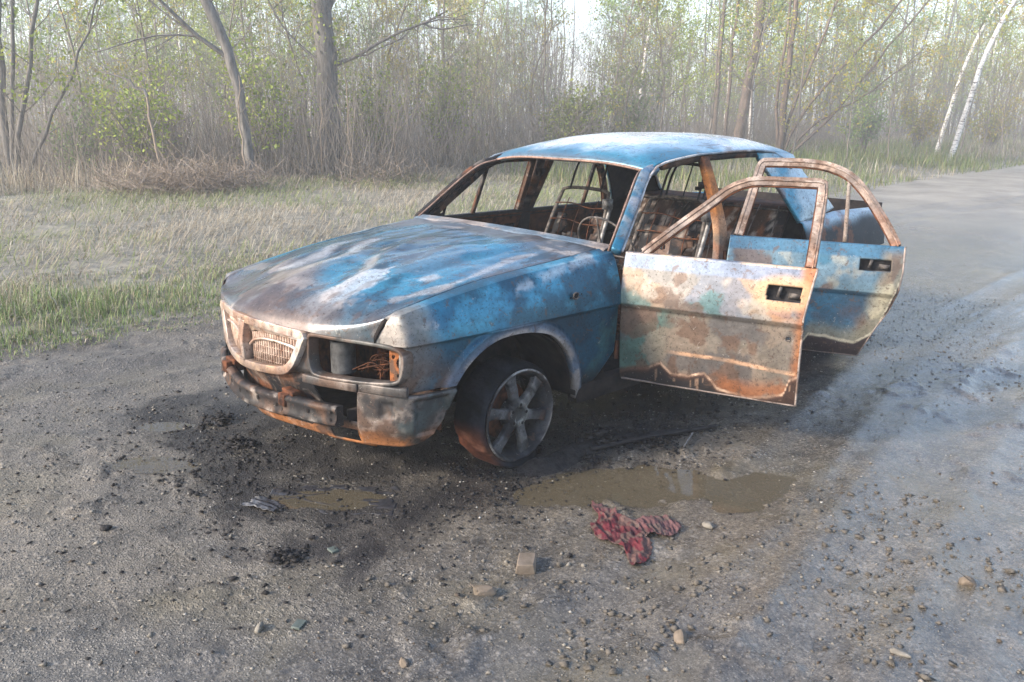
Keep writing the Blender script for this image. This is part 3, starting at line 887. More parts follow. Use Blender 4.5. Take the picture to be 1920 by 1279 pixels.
mb = MB(); mb.box((-.35, -.28, .30), (.25, .28, .62)); mb.box((-.2, -.12, .62), (.2, .12, .70)); mb.build('engine_block', M['char'], car, bevel=.03)

# ---------------------------------------------------------------- dashboard, steering wheel, seats
mb = MB()
mb.tube(cr([(-.80, -.70, .70), (-.80, 0, .72), (-.80, .70, .70)], 16), .022, 8)
mb.tube(cr([(-.70, -.70, .80), (-.72, 0, .82), (-.70, .70, .80)], 16), .012, 6)
for y in (-.5, -.1, .15, .5):
    mb.tube([(-.62, y, .84), (-.80, y, .71), (-.78, y, .5)], .009, 5)
mb.box((-.80, -.12, .34), (-.70, .12, .66)); mb.box((-.78, .25, .68), (-.70, .55, .78))
mb.build('dashboard_frame', M['ashmetal'], car)
mb = MB()
an = np.linspace(0, 2 * math.pi, 36, endpoint=False)
ax = np.array([-.42, 0, .9]); ax /= np.linalg.norm(ax)      # rim plane
cw = np.array([-1.0, .38, .80])
e1 = np.array([0, 1.0, 0]); e2 = np.cross(np.array([-.86, 0, .5]), e1)
rim_ = cw + .19 * (np.cos(an)[:, None] * e1 + np.sin(an)[:, None] * e2)
mb.tube(rim_, .006, 6, closed=True)
for a in (0.3, math.pi - 0.3, -math.pi / 2):
    mb.tube([cw - np.array([-.04, 0, .03]), cw + .19 * (math.cos(a) * e1 + math.sin(a) * e2)], .006, 5)
mb.tube([cw - np.array([-.03, 0, .02]), (-.66, .38, .62)], .016, 6)
mb.build('steering_wheel', M['ashmetal'], car)
def seat(name, y0, tall):
    root = empty(name, (-1.25, y0, .215), parent=car)
    mb = MB()
    tilt = lambda h: -.14 - .42 * h                      # backrest leans back
    B = lambda h, y: (tilt(h), y, .20 + h)
    mb.tube(cr([B(0, -.23), B(.3, -.23), B(.55, -.20), B(.60, -.15), B(.60, .15), B(.55, .20), B(.3, .23), B(0, .23)], 40), .012, 6)
    mb.build('backrest_frame', M['ashmetal'], root)
    mb = MB()
    for h in (.08, .22, .40, .50):
        mb.tube(cr([B(h, -.22), B(h + .01, -.08), B(h - .01, .08), B(h, .22)], 14) + np.array([.01, 0, 0]), .004, 4)
    for yv in (-.12, .0, .13):
        mb.tube(cr([B(.04, yv), B(.2, yv + .015), B(.38, yv - .015), B(.54, yv)], 16), .0035, 4)
    mb.box((-.20, -.10, .21), (-.17, .10, .34))
    mb.build('backrest_springs', M['rustdark'], root)
    u_ = np.linspace(0, 1, 24)[:, None]; v_ = np.linspace(-.2, .2, 24)[None]
    Gp = np.stack([tilt(.04 + .40 * u_) - .02 + 0 * v_, v_ + 0 * u_, .24 + .40 * u_ + 0 * v_], -1)
    Gp[..., 0] += .05 * (fbm(Gp.reshape(-1, 3) + y0, 14, 4, 330).reshape(24, 24) - .5)
    panel('charred_padding', Gp, M['rusted'], root, lambda V: Paint(V, SOOT, .8).lay(BROWN, ss(.5, .62, fbm(V, 16, 4, 331)) * .6).lay(ASH, ss(.6, .7, fbm(V, 22, 4, 332)) * .5).c, centre=(-5, 0, 0), thick=.02,
          keep=lambda c: fbm(c + y0, 9, 3, 333) > .40)
    mb = MB()
    for d in (0.0, .05) if tall else (0.0,):
        mb.tube(cr([(tilt(.58) - d, -.13, .80 - .0), (tilt(.7) - d, -.125, .93), (tilt(.76) - d, -.09, .985), (tilt(.76) - d, .09, .985), (tilt(.7) - d, .125, .93), (tilt(.58) - d, .13, .80)], 30), .007, 6)
    mb.tube([(tilt(.6), .02, .80), (tilt(.80), .03, 1.03)], .004, 5)
    mb.build('headrest_hoop', M['char'], root)
    mb = MB()
    mb.tube(cr([(.28, -.24, .17), (.28, .24, .17), (-.18, .24, .15), (-.18, -.24, .15)], 50, closed=True), .014, 6, closed=True)
    for q in np.linspace(-.14, .24, 9):
        mb.tube(cr([(q, -.23, .165), (q, 0, .13), (q, .23, .165)], 12), .004, 4)
    for q in (-.2, .2):
        mb.bar([(.26, q, .01), (-.20, q, .01)], .03, .03); mb.bar([(.2, q, .02), (.2, q, .17)], .02, .02, up=(1, 0, 0)); mb.bar([(-.14, q, .02), (-.14, q, .16)], .02, .02, up=(1, 0, 0))
    mb.build('cushion_frame', M['rustdark'], root)
    mb = MB(); mb.tube(cr([(-.13, .245, .16), (-.20, .25, .35), (-.36, .24, .72)], 20), .014, 6); mb.box((-.35, .225, .70), (-.29, .262, .76))
    mb.build('recliner_bar', M['greymetal'], root)
    return root
seat('front_seat', -.36, False)
seat('front_seat', .36, True)
rs = empty('rear_seat', (-2.25, 0, .215), parent=car)
u = np.linspace(0, 1, 30)[:, None]; yv = np.linspace(-.64, .64, 80)[None]
G = np.stack([np.broadcast_to(.10 - .26 * u, (30, 80)), np.broadcast_to(yv, (30, 80)), np.broadcast_to(.18 + .54 * u, (30, 80))], -1).copy()
G[..., 0] += .03 * (fbm(G.reshape(-1, 3), 9, 3, 320).reshape(30, 80) - .5)
panel('backrest', G, M['rusted'], rs, lambda V: Paint(V, (.05, .03, .022), .8).lay(RUST, ss(.5, .64, fbm(V, 7, 4, 321)) * .6).lay(SOOT, ss(.5, .6, fbm(V, 11, 4, 322))).lay(ASH, ss(.6, .7, fbm(V, 15, 4, 323)) * .6).c, centre=(-5, 0, 0), thick=.02)
mb = MB()
for q in np.linspace(-.58, .58, 10):
    k0, k1 = RNG.normal(0, .035, 2)
    mb.tube(cr([(.13, q, .18), (.07, q + k0, .38), (-.02, q + k1, .55), (-.13, q, .73)], 12), .004, 4)
for h in (.1, .48, .97):
    mb.tube([(.115 - .26 * h, -.64, .18 + .54 * h), (.115 - .26 * h, .64, .18 + .54 * h)], .006, 4)
mb.build('springs', M['ashmetal'], rs)
mb = MB()
for q in np.linspace(.1, .55, 8):
    mb.tube([(q, -.62, .19), (q, .62, .19)], .006, 4)
for q in np.linspace(-.62, .62, 12):
    mb.tube([(.08, q, .18), (.56, q, .18)], .006, 4)
mb.build('cushion_frame', M['rustdark'], rs)

# ---------------------------------------------------------------- doors
YO = tab([.20, .30, .45, .58, .617, .6345, .645, .70, .80, .868, .95, 1.25], [-.04, -.012, .002, .004, .005, .0215, .021, .013, -.016, -.042, -.075, -.195])
WAVE_F = lambda s: np.interp(s, [0, .06, .15, .21, .26, .34, .415, .48, .61, .70, .765, .785, .85], [.30, .322, .336, .373, .328, .328, .353, .286, .268, .285, .311, .38, .42])
WAVE_R = lambda s: np.interp(s, [0, .3, .42, .45, .53, .60, .675, .765, .82, .86], [.30, .31, .33, .385, .385, .372, .368, .437, .60, .75])
def col_door_front(V):
    s, z = -V[:, 0], V[:, 2]
    Q = np.stack([s, 0 * s, z], -1)
    n = lambda sc, seed, lo, hi, oc=4: ss(lo, hi, fbm(Q, sc, oc, seed))
    p = Paint(V, (.17, .16, .15), .5)
    p.lay((.25, .225, .20), n(5, 401, .49, .56, 6) * .9)
    p.lay((.27, .18, .115), n(6, 402, .52, .58, 6) * .75)
    p.lay((.13, .15, .19), n(5.5, 419, .52, .58, 6) * .75)
    p.lay(TEAL, n(4.5, 403, .54, .60, 6) * .7)
    p.lay(BROWN, n(7, 404, .55, .60, 6) * .7)
    p.lay((.36, .32, .27), n(9, 420, .55, .66) * .6)
    p.lay(ORANGE, ss(.52, .70, s + .25 * (fbm(Q, 8, 3, 405) - .5)) * ss(.80, .72, z) * ss(.60, .68, z) * n(9, 406, .48, .54, 6) * .4, .6)
    p.c[:, :3] *= .82
    low = ss(.642, .628, z)  # skin below the crease tilts down; its shade is painted darker
    p.lay((.135, .115, .095), low * .95, .5)
    p.lay((.055, .115, .105), low * ss(.30, .20, s + .12 * (fbm(Q, 6, 3, 407) - .5)) * .95, .45)
    p.lay((.20, .155, .12), low * n(5, 408, .52, .58, 6) * .7)
    p.lay((.07, .068, .072), low * n(4, 409, .52, .58, 6) * .7)
    p.lay((.20, .18, .125), low * n(3.6, 410, .55, .62, 6) * ss(.5, .6, s) * .8)
    p.lay(BROWN, low * n(8, 411, .54, .59, 6) * .7, .65)
    p.lay((.11, .145, .20), ss(.797, .806, z) * .92, .4)
    p.lay(LAV, ss(.797, .806, z) * ss(.1, .7, s) * .5)
    p.lay(CREAM, ss(.858, .864, z) * n(10, 412, .3, .5) * .8)
    edge = ss(.77, .815, s + .03 * (fbm(Q, 14, 3, 413) - .5))
    p.lay(RUST, edge * .8, .7)
    p.lay(ORANGE, edge * n(9, 414, .52, .6, 6) * .35, .7)
    ln = ss(.012, .004, abs(z - (.432 - .02 * ss(.45, .8, s)))) * ss(.22, .28, s)
    p.lay((.55, .33, .2), ln * .8 * (.4 + .6 * n(20, 415, .4, .55)), .6)
    d = z - WAVE_F(s) - .012 * (fbm(Q, 22, 3, 416) - .5)
    p.lay((.10, .05, .035), ss(.02, -.005, d) * .9, .7)
    p.lay(RUST, ss(.10, .03, d) * ss(-.01, .005, d) * ss(.42, .52, s) * n(13, 417, .4, .55) * .8, .7)
    p.lay((.55, .38, .27), ss(.009, .003, abs(d)) * ss(.14, .2, s) * (.3 + .7 * n(16, 421, .42, .55)), .6)
    p.lay((.03, .016, .012), ss(-.004, -.02, d) * .85, .8)
    p.lay(SOOT, ss(-.01, -.04, d) * ss(.75, .5, s) * .9, .8)
    p.lay((.35, .22, .15), ss(-.02, -.03, d) * (vnoise(np.stack([s * 90, 0 * s, z * 6], -1), 418) > .78) * .5)
    hs = np.hypot((s - .725) / .12, (z - .757) / .07)
    p.lay((.36, .23, .125), ss(1.3, .8, hs) * .8)
    return p.c
def col_door_rear(V):
    s, z = -V[:, 0], V[:, 2]
    Q = np.stack([s, 0 * s, z], -1)
    n = lambda sc, seed, lo, hi, oc=4: ss(lo, hi, fbm(Q, sc, oc, seed))
    p = Paint(V, (.09, .15, .19), .40)
    p.lay((.22, .22, .19), n(5, 431, .5, .57, 6) * .9)
    p.lay((.03, .11, .17), n(4.5, 432, .50, .57, 6) * .9)
    p.lay(BROWN, n(6, 433, .56, .62, 6) * .75)
    p.lay((.035, .11, .18), ss(.800, .81, z) * .92, .4)
    low = ss(.642, .628, z)  # shade on the down-tilted lower skin, put into the colour
    p.lay((.018, .055, .10), low * .95, .42)
    p.lay((.02, .09, .16), low * n(4, 434, .45, .6) * .7)
    p.lay((.05, .045, .06), low * n(5, 435, .5, .62) * .6)
    smax = np.interp(z, [.295, .455, .55, .65, .75, .85], [.695, .765, .815, .845, .855, .850])
    e = ss(.13, .03, smax - s + .06 * (fbm(Q, 9, 3, 436) - .5)) * ss(.87, .8, z)
    p.lay((.17, .15, .11), e * .75, .6)
    p.lay((.30, .27, .19), e * n(9, 437, .53, .58, 6) * .8)
    p.lay(BROWN, e * n(12, 438, .52, .62) * .7, .7)
    d = z - WAVE_R(s) - .012 * (fbm(Q, 20, 3, 439) - .5)
    p.lay((.16, .15, .11), ss(.10, .02, d) * .7, .6)
    p.lay((.45, .42, .33), ss(.012, .004, abs(d)) * .8, .6)
    p.lay((.02, .012, .016), ss(.0, -.012, d) * .95, .75)
    return p.c
def col_frame(V):
    p = Paint(V, (.17, .135, .12), .55)
    p.lay((.34, .28, .245), p.n(8, 442, .45, .6) * .8)
    p.lay(RUST, p.n(4, 441, .5, .62) * ss(1.1, .9, V[:, 2]) * .7, .6)
    p.lay(BROWN, p.n(11, 443, .5, .62) * .75, .7)
    p.lay((.45, .33, .26), p.n(17, 444, .55, .66) * .5)
    return p.c

def door(name, hinge, angle, sgn, rear, burnt):
    o0 = (-1, sgn, 1)
    Sg = lambda G: np.asarray(G, float) * np.array([-1, sgn, 1])      # (s, outward, z) -> local
    if not rear:
        zb = .262
        smin = lambda z: np.interp(z, [.25, .66, .85], [.012, .006, .002]); smax = lambda z: np.interp(z, [.25, .66, .852], [.820, .816, .842])
    else:
        zb = .296
        smin = lambda z: np.interp(z, [.25, .66, .85], [.0, .0, .004]); smax = lambda z: np.interp(z, [.296, .455, .55, .65, .75, .85], [.695, .765, .815, .845, .855, .852])
    zr = np.r_[np.linspace(zb, .617, 62), np.linspace(.6345, .868, 42)][:, None]
    f = np.linspace(0, 1, 142)[None]
    s = smin(zr) + f * (smax(zr) - smin(zr))
    yo = YO(zr) + 0 * s
    if burnt:
        yo = yo + .010 * (fbm(np.stack([s, 0 * s, zr + 0 * s], -1).reshape(-1, 3), 5, 3, 450 + rear).reshape(s.shape) - .5)
    G = Sg(np.stack([s, yo, zr + 0 * s], -1))
    lip = G[-1:].copy(); lip[..., 1] -= .03 * sgn; lip[..., 2] -= .002
    G = np.concatenate([G, lip])
    hs = (.655, .795) if not rear else (.655, .800)
    hz = (.727, .787) if not rear else (.745, .802)
    def keep(c):
        s_, z_ = -c[:, 0], c[:, 2]
        return ~((s_ > hs[0]) & (s_ < hs[1]) & (z_ > hz[0]) & (z_ < hz[1])) & (np.hypot(s_ - .763, z_ - .566) > (.009 if not rear else 0))
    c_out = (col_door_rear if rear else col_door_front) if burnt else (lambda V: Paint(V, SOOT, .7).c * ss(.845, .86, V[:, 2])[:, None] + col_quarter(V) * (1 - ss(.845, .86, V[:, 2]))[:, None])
    pos = None if burnt else (lambda V: V + np.array(hinge))
    d = panel(name, G, M['burnt'], car, c_out, thick=.038, centre=(-.4, -3 * sgn, .5), back=M['rustdark'], colpos=pos, keep=keep)
    d.location = hinge
    d.rotation_euler = (0, 0, -angle * sgn)
    # window frame
    if not rear:
        path = [(.085, .866), (.20, .970), (.350, 1.098), (.425, 1.162), (.495, 1.194), (.56, 1.204), (.70, 1.206), (.80, 1.206), (.812, 1.195), (.816, 1.10), (.815, .868)]
        wid = .040
    else:
        path = [(.045, .868), (.070, 1.00), (.105, 1.19), (.118, 1.235), (.15, 1.243), (.28, 1.245), (.395, 1.240), (.48, 1.222), (.562, 1.184), (.65, 1.10), (.745, .975), (.800, .890), (.812, .866)]
        wid = .044
    c = cr(path, 90)
    P = np.stack([c[:, 0], YO(c[:, 1]) - .018, c[:, 1]], -1)
    up = np.array([0, .95 * sgn, .35])
    mb = MB(); mb.bar(Sg(P), wid, .030, up=up)
    fr = mb.build('window_frame', M['rusted'], d, col_frame if burnt else col_sootmetal, bevel=.004)
    mb = MB()
    inner = P.copy()
    tn = np.gradient(P, axis=0); nn = np.stack([tn[:, 2], 0 * tn[:, 0], -tn[:, 0]], -1); nn /= np.linalg.norm(nn, axis=1, keepdims=True)
    mb.tube(Sg(inner + nn * (wid * .5) + np.array([0, .012, 0])), .0045, 5)
    mb.build('glass_channel', M['rustdark'], fr)
    mb = MB(); mb.tube(Sg(P - nn * .008 + np.array([0, .016, 0])), .004, 5)
    mb.build('frame_bead', M['rusted'], fr, col_frame if burnt else col_sootmetal)
    if rear or not burnt:
        a, b = ((.572, .868), (.556, 1.19)) if rear else ((.42, .868), (.44, 1.175))
        q = np.linspace(0, 1, 10)
        z_ = a[1] + q * (b[1] - a[1])
        mb = MB(); mb.bar(Sg(np.stack([a[0] + q * (b[0] - a[0]), YO(z_) - .02, z_], -1)), .02, .02, up=(0, sgn, 0))
        mb.build('window_divider', M['rusted'], fr, (lambda V: Paint(V, (.30, .27, .24), .6).lay(BROWN, fbm(V, 12, 3, 9)).c) if burnt else col_sootmetal)
    if not rear:
        g = np.linspace(0, 1, 26)
        S_, T_ = np.meshgrid(g, g)
        s_ = .10 + .098 * S_; z_ = .868 + T_ * (.095 * S_ + .004)
        G = Sg(np.stack([s_, YO(z_) - .016, z_], -1))
        def kh(c):
            ss_, zz_ = -c[:, 0], c[:, 2]
            return (np.hypot(ss_ - .166, zz_ - .898) > .0125) & (np.hypot(ss_ - .135, zz_ - .882) > .005) & (np.hypot(ss_ - .176, zz_ - .930) > .005)
        panel('mirror_gusset', G, M['rusted'], fr, col_frame if burnt else col_sootmetal, centre=(-.2, -3 * sgn, .5), keep=kh, thick=.003)
    zq = np.linspace(zb, .866, 40)
    sq = np.linspace(.02, float(smax(np.array(zb))), 30)
    hem = np.vstack([np.stack([sq, YO(np.full(30, zb)) - .003, np.full(30, zb + .001)], -1), np.stack([smax(zq), YO(zq) - .004, zq], -1)])
    mb = MB(); mb.tube(Sg(hem), .0055, 6)
    mb.build('folded_hem', M['rusted'], d, col_frame if burnt else col_sootmetal, smooth=True)
    for hz_ in (.40, .74):
        mb = MB(); mb.box((-.06, sgn * (-.045) - .012, hz_ - .035), (.03, sgn * (-.045) + .012, hz_ + .035)); mb.tube([(.012, -.02 * sgn, hz_ - .045), (.012, -.02 * sgn, hz_ + .045)], .011, 8)
        mb.build('hinge', M['rustdark'], d, bevel=.003)
    # handle recess
    mb = MB()
    y1 = float(YO(np.array(.757))); a0, a1 = hs; b0, b1 = hz
    V = lambda s_, y_, z_: Sg(np.array([[s_, y_, z_]]))[0]
    q = [(a0, b0), (a1, b0), (a1, b1), (a0, b1)]
    ring = [np.array([V(a, float(YO(np.array(b))) - .002, b) for a, b in q]), np.array([V(a, y1 - .030, b) for a, b in q])]
    mb.add(np.vstack(ring), [[i, (i + 1) % 4, 4 + (i + 1) % 4, 4 + i] for i in range(4)] + [[4, 5, 6, 7]])
    hr = mb.build('handle_recess', M['char'], d)
    mb = MB()
    am = a0 + .55 * (a1 - a0)
    mb.bar(Sg(np.array([(a0 + .045, y1 - .022, b0 + .012), (a0 + .055, y1 - .020, b1 - .006)])), .030, .012, up=(1, 0, 0))
    mb.build('latch_bracket', M['ashmetal'], hr)
    mb = MB()
    mb.bar(Sg(np.array([(am + .01, y1 - .026, b0 + .02), (a1 - .006, y1 - .024, b0 + .017)])), .010, .022)
    mb.build('latch_remains', M['ashmetal'], hr)
    if not rear:
        an = np.linspace(0, 2 * math.pi, 14, endpoint=False)
        mb = MB(); mb.tube(Sg(np.stack([.763 + .011 * np.cos(an), np.full(14, float(YO(np.array(.566))) + .001), .566 + .011 * np.sin(an)], -1)), .003, 5, closed=True)
        mb.build('lock_hole', M['ashmetal'], d)
    return d
d1 = door('front_door', (-.600, .81, 0), math.radians(70), 1, False, True)
d1['label'] = 'front door swung wide open, rusted cream and olive with a wavy burnt lower edge'
d2 = door('rear_door', (-1.470, .81, 0), math.radians(66), 1, True, True)
d2['label'] = 'open rear door with lower skin painted dark blue as in shade and rounded empty window frame'
door('front_door', (-.600, -.81, 0), 0, -1, False, False)
door('rear_door', (-1.470, -.81, 0), 0, -1, True, False)

# ---------------------------------------------------------------- wheels
def wheel(loc, sgn, steer):
    root = empty('wheel', loc, steer, parent=car)
    # outer face looks along +y * sgn
    f = lambda prof: [(r, y * sgn) for r, y in prof]
    mb = MB()
    mb.lathe(f([(.190, -.17), (.205, -.168), (.205, -.155), (.178, -.14), (.172, -.06), (.178, -.02), (.192, -.008), (.203, -.004), (.207, .004), (.203, .010), (.196, .006), (.186, -.010), (.176, -.045), (.170, -.10), (.186, -.165)]), 56)
    def col_rim(V):
        r = np.hypot(V[:, 0], V[:, 2])
        p = Paint(V, (.035, .036, .04), .6)
        p.lay(ASH, ss(.194, .203, r) * p.n(16, 501, .5, .62) * .7, .45)
        p.lay(WHITE, ss(.10, .16, V[:, 2]) * ss(.195, .203, r) * .45)
        p.lay(SOOT, p.n(12, 502, .5, .62) * .8, .7)
        return p.c
    rim = mb.build('rim', M['rusted'], root, col_rim, smooth=True)
    mb = MB()
    hub = [(.001, -.018), (.028, -.016), (.034, -.006), (.058, -.008), (.070, -.026), (.070, -.06)]
    mb.lathe(f(hub), 36)
    for k in range(6):
        a = k * math.pi / 3 + .25
        rr_ = np.linspace(.05, .186, 10)
        wd = np.interp(rr_, [.05, .09, .15, .186], [.055, .042, .046, .066])
        yy_ = np.interp(rr_, [.05, .12, .186], [-.012, -.004, -.012]) * sgn
        c_ = np.stack([rr_ * math.cos(a), yy_ - .014 * sgn, rr_ * math.sin(a)], -1)
        mb.bar(c_, wd, .030, up=(0, 1, 0))
    def col_sp(V):
        p = Paint(V, (.085, .085, .088), .5)
        r = np.hypot(V[:, 0], V[:, 2])
        p.lay((.34, .34, .30), ss(.07, .02, np.hypot(V[:, 0] + .012, V[:, 2] - .005)) * p.n(22, 511, .4, .55), .5)
        p.lay((.22, .21, .19), p.n(11, 512, .5, .62) * ss(-.02, .05, -V[:, 0]) * .8, .5)
        p.lay(SOOT, p.n(13, 513, .47, .54, 6) * .9, .75)
        p.lay(RUST, p.n(17, 514, .6, .68) * .3)
        return p.c
    mb.build('spokes', M['rusted'], rim, col_sp, bevel=.006)
    mb = MB()
    for k in range(5):
        a = k * 2 * math.pi / 5 + .5
        an = np.arange(8) / 8 * 2 * math.pi
        c0 = np.array([.045 * math.cos(a), -.004 * sgn, .045 * math.sin(a)])
        ring = c0 + np.stack([.008 * np.cos(an), 0 * an, .008 * np.sin(an)], -1)
        mb.add(np.vstack([ring, c0]), [[q, (q + 1) % 8, 8, 8] for q in range(8)])
    tag(mb.build('stud_holes', M['soot'], rim), kind='stuff')
    mb = MB(); mb.lathe(f([(.001, -.085), (.125, -.085), (.13, -.095), (.13, -.11), (.001, -.112)]), 32)
    mb.build('brake_disc', M['rustdark'], root, smooth=True)
    # burnt, collapsed tyre: black bead and steel cord belt sagging on the ground
    th = np.linspace(0, 2 * math.pi, 120, endpoint=False)
    prof = np.array([(.198, -.010), (.209, -.002), (.218, -.008), (.228, -.022), (.234, -.05), (.236, -.09), (.235, -.13), (.228, -.165), (.218, -.180), (.20, -.172)])
    k = len(prof)
    R_ = prof[:, 0][None] + .030 * (fbm(np.stack([np.cos(th) * 3, np.sin(th) * 3, 0 * th], -1), 3, 4, 520)[:, None] - .5) * np.linspace(0, 1, k)[None]
    Vx = R_ * np.cos(th)[:, None]; Vz = R_ * np.sin(th)[:, None]; Vy = np.broadcast_to(prof[:, 1] * sgn, Vx.shape).copy()
    gz_ = -loc[2] + .004
    low = np.maximum(gz_ + .03 - Vz, 0)
    Vy += np.sign(Vy + .08 * sgn) * low * (1.0 + 1.2 * fbm(np.stack([np.cos(th) * 9, np.sin(th) * 9, 0 * th], -1), 2, 3, 523)[:, None])
    Vx *= 1 + low * 2.2
    Vz = np.maximum(Vz, gz_ + .002 * np.cos(th * 9)[:, None])
    mb = MB(); mb.ring_faces(np.stack([Vx, Vy, Vz], -1), True, False)
    # close profile ring (inner bead) is hidden by the rim
    def col_ty(V):
        p = Paint(V, (.008, .009, .011), .85)
        p.lay((.022, .025, .032), p.n(9, 521, .45, .6) * .7)
        front = ss(.05, .18, V[:, 0]) * ss(.02, -.08, V[:, 2]) * ss(.01, -.03, V[:, 1] * sgn)
        st = vnoise(np.stack([V[:, 0] * 40, V[:, 1] * 160, V[:, 2] * 20], -1), 522)
        p.lay((.22, .075, .04), front * (.35 + .65 * st), .7)
        p.lay((.40, .18, .11), front * (st > .7) * .6)
        return p.c
    mb.build('tyre', M['rubber'], root, col_ty, smooth=True)
    return root
wheel((.015, .795, .222), 1, math.radians(3))
wheel((.015, -.795, .222), -1, math.radians(3))
wheel((-2.80, .775, .222), 1, 0)
wheel((-2.80, -.775, .222), -1, 0)
# ================================================================== ground
def road_edge(x):
    return np.interp(x, [-300, -60, -30, -17, -8, -3, 4, 60], [-30, -9.5, -5.9, -5.0, -3.3, -2.65, -2.65, -3.2])
PUDDLES = [(-.22, 1.30, .60, .19, 2.39), (.80, .55, .24, .09, 2.39), (1.22, -0.24, .20, .07, 2.39), (.98, -.62, .13, .06, 2.39)]
def height(x, y):
    x = np.asarray(x, float); y = np.asarray(y, float)
    e = road_edge(x)
    t = e - y                                            # > 0 on the verge side
    sh = x.shape
    P = np.stack([x.ravel(), y.ravel(), 0 * x.ravel()], -1)
    near = ss(9, 4, np.hypot(x + .2, y - .4))
    lum = (fbm(P, .9, 4, 601) - .5).reshape(sh)
    med = (fbm(P, 5.0, 4, 602) - .5).reshape(sh)
    fin = (fbm(P, 28.0, 3, 603) - .5).reshape(sh)
    clod = ss(.57, .72, fbm(P, 11, 3, 604)).reshape(sh) * ss(.48, .6, fbm(P, 1.3, 2, 605)).reshape(sh)
    road = .035 * lum + near * (.013 * med + .009 * fin + .012 * clod)
    # tyre tracks running along the road in the right foreground and on the left
    for y0, wd, dep, ph in ((2.25, .13, .015, 0.0), (1.62, .11, .010, 1.3), (2.75, .12, .013, 2.0), (-1.75, .16, .02, .5), (-2.25, .12, .015, 2.5)):
        c = y0 + .10 * np.sin(x * .8 + ph) + .12 * x * (1 if y0 > 0 else 0)
        road = road - dep * np.exp(-((y - c) / wd) ** 2) + dep * .7 * np.exp(-((np.abs(y - c) - wd * 1.5) / (wd * .5)) ** 2)
    for px, py, a, b, an in PUDDLES:
        dx, dy = x - px, y - py
        u_ = (dx * math.cos(an) + dy * math.sin(an)) / a; v_ = (-dx * math.sin(an) + dy * math.cos(an)) / b
        road = road - .030 * np.exp(-(u_ ** 2 + v_ ** 2) * 1.1)
    # level where the car stands
    flat = ss(1.25, .85, np.abs(y)) * ss(-4.4, -3.9, x) * ss(1.3, .9, x)
    road = road * (1 - .75 * flat)
    ver = .03 + .08 * ss(0, 2.5, t) + .10 * ss(4, 9, t) - .9 * ss(10, 14, t) + .8 * ss(24, 60, t)
    ver = ver + (.16 * lum + .07 * med * ss(.2, 1.5, t)) * ss(0, 2, t) + .5 * (fbm(P, .16, 3, 606) - .5).reshape(sh) * ss(2, 9, t)
    k = ss(-.25, .55, t + .25 * lum)
    h = road * (1 - k) + (ver + road * .3) * k
    far = ss(30, 110, np.hypot(x, y))
    return h * (1 - far) + far * (.2 * lum + .25)
def axis(lo, hi, d, far_lo, far_hi, g=1.09):
    a = list(np.arange(lo, hi, d))
    s = d; v = hi
    up = []
    while v < far_hi:
        up.append(v); s = min(s * g, 20); v += s
    up.append(far_hi)
    s = d; v = lo - d; dn = []
    while v > far_lo:
        dn.append(v); s = min(s * g, 20); v -= s
    dn.append(far_lo)
    return np.array(dn[::-1] + a + up)
xs = axis(-3.2, 2.2, .017, -300, 120); ys = axis(-3.0, 3.0, .017, -300, 120)
Xg, Yg = np.meshgrid(xs, ys)
Hg = height(Xg, Yg)
V = np.stack([Xg, Yg, Hg], -1).reshape(-1, 3)
m_, k_ = Xg.shape
i = np.arange(m_ - 1)[:, None]; j = np.arange(k_ - 1)[None]
F = np.stack([i * k_ + j, i * k_ + j + 1, (i + 1) * k_ + j + 1, (i + 1) * k_ + j], -1).reshape(-1, 4)
cx, cy_ = V[F].mean(1)[:, :2].T
jit = .30 * (fbm2(cx, cy_, 2.2, 3, 611) - .5)
is_road = (cy_ + jit > road_edge(cx) - .05) & (cy_ < 9 + jit)

m, nt, b = nodes_of('road_mud')
co = objco(nt)
sep = nt.nodes.new('ShaderNodeSeparateXYZ'); nt.links.new(co, sep.inputs[0])
X_, Y_ = sep.outputs[0], sep.outputs[1]
big = noise(nt, .9, 5, .6, co, .4); mid = noise(nt, 7, 6, .65, co); fine = noise(nt, 70, 5, .7, co); grit = noise(nt, 220, 3, .7, co)
c = ramp(nt, big, [(.3, (.064, .057, .048)), (.5, (.096, .083, .066)), (.72, (.136, .115, .087))])
c = mixc(nt, 1.0, c, ramp(nt, mid, [(.30, .40), (.5, .95), (.72, 1.4)]), 'MULTIPLY')
c = mixc(nt, 1.0, c, ramp(nt, fine, [(.3, .45), (.5, .95), (.7, 1.75)]), 'MULTIPLY')
c = mixc(nt, 1.0, c, ramp(nt, grit, [(.32, .5), (.68, 1.55)]), 'MULTIPLY')
# pebbles pressed into the mud: two sizes, showing in patches
def pebbles(scale, lo, hi, seed):
    mp = nt.nodes.new('ShaderNodeMapping'); mp.inputs['Location'].default_value = (seed, seed * 1.7, 0)
    nt.links.new(co, mp.inputs['Vector'])
    wob = nt.nodes.new('ShaderNodeTexNoise'); wob.inputs['Scale'].default_value = scale * .6; nt.links.new(mp.outputs[0], wob.inputs['Vector'])
    vm = nt.nodes.new('ShaderNodeVectorMath'); vm.operation = 'MULTIPLY_ADD'
    nt.links.new(wob.outputs['Color'], vm.inputs[0]); vm.inputs[1].default_value = (.9 / scale,) * 3; nt.links.new(mp.outputs[0], vm.inputs[2])
    vo = nt.nodes.new('ShaderNodeTexVoronoi'); vo.inputs['Scale'].default_value = scale; nt.links.new(vm.outputs[0], vo.inputs['Vector'])
    sp = nt.nodes.new('ShaderNodeSeparateColor'); nt.links.new(vo.outputs['Color'], sp.inputs[0])
    pick = ramp(nt, sp.outputs[0], [(lo, 0.0), (lo + .04, 1.0)])                 # only some cells carry a stone
    dome = ramp(nt, vo.outputs['Distance'], [(.12, 1.0), (hi, 0.0)])
    return math_n(nt, 'MULTIPLY', pick, dome), sp.outputs[1]
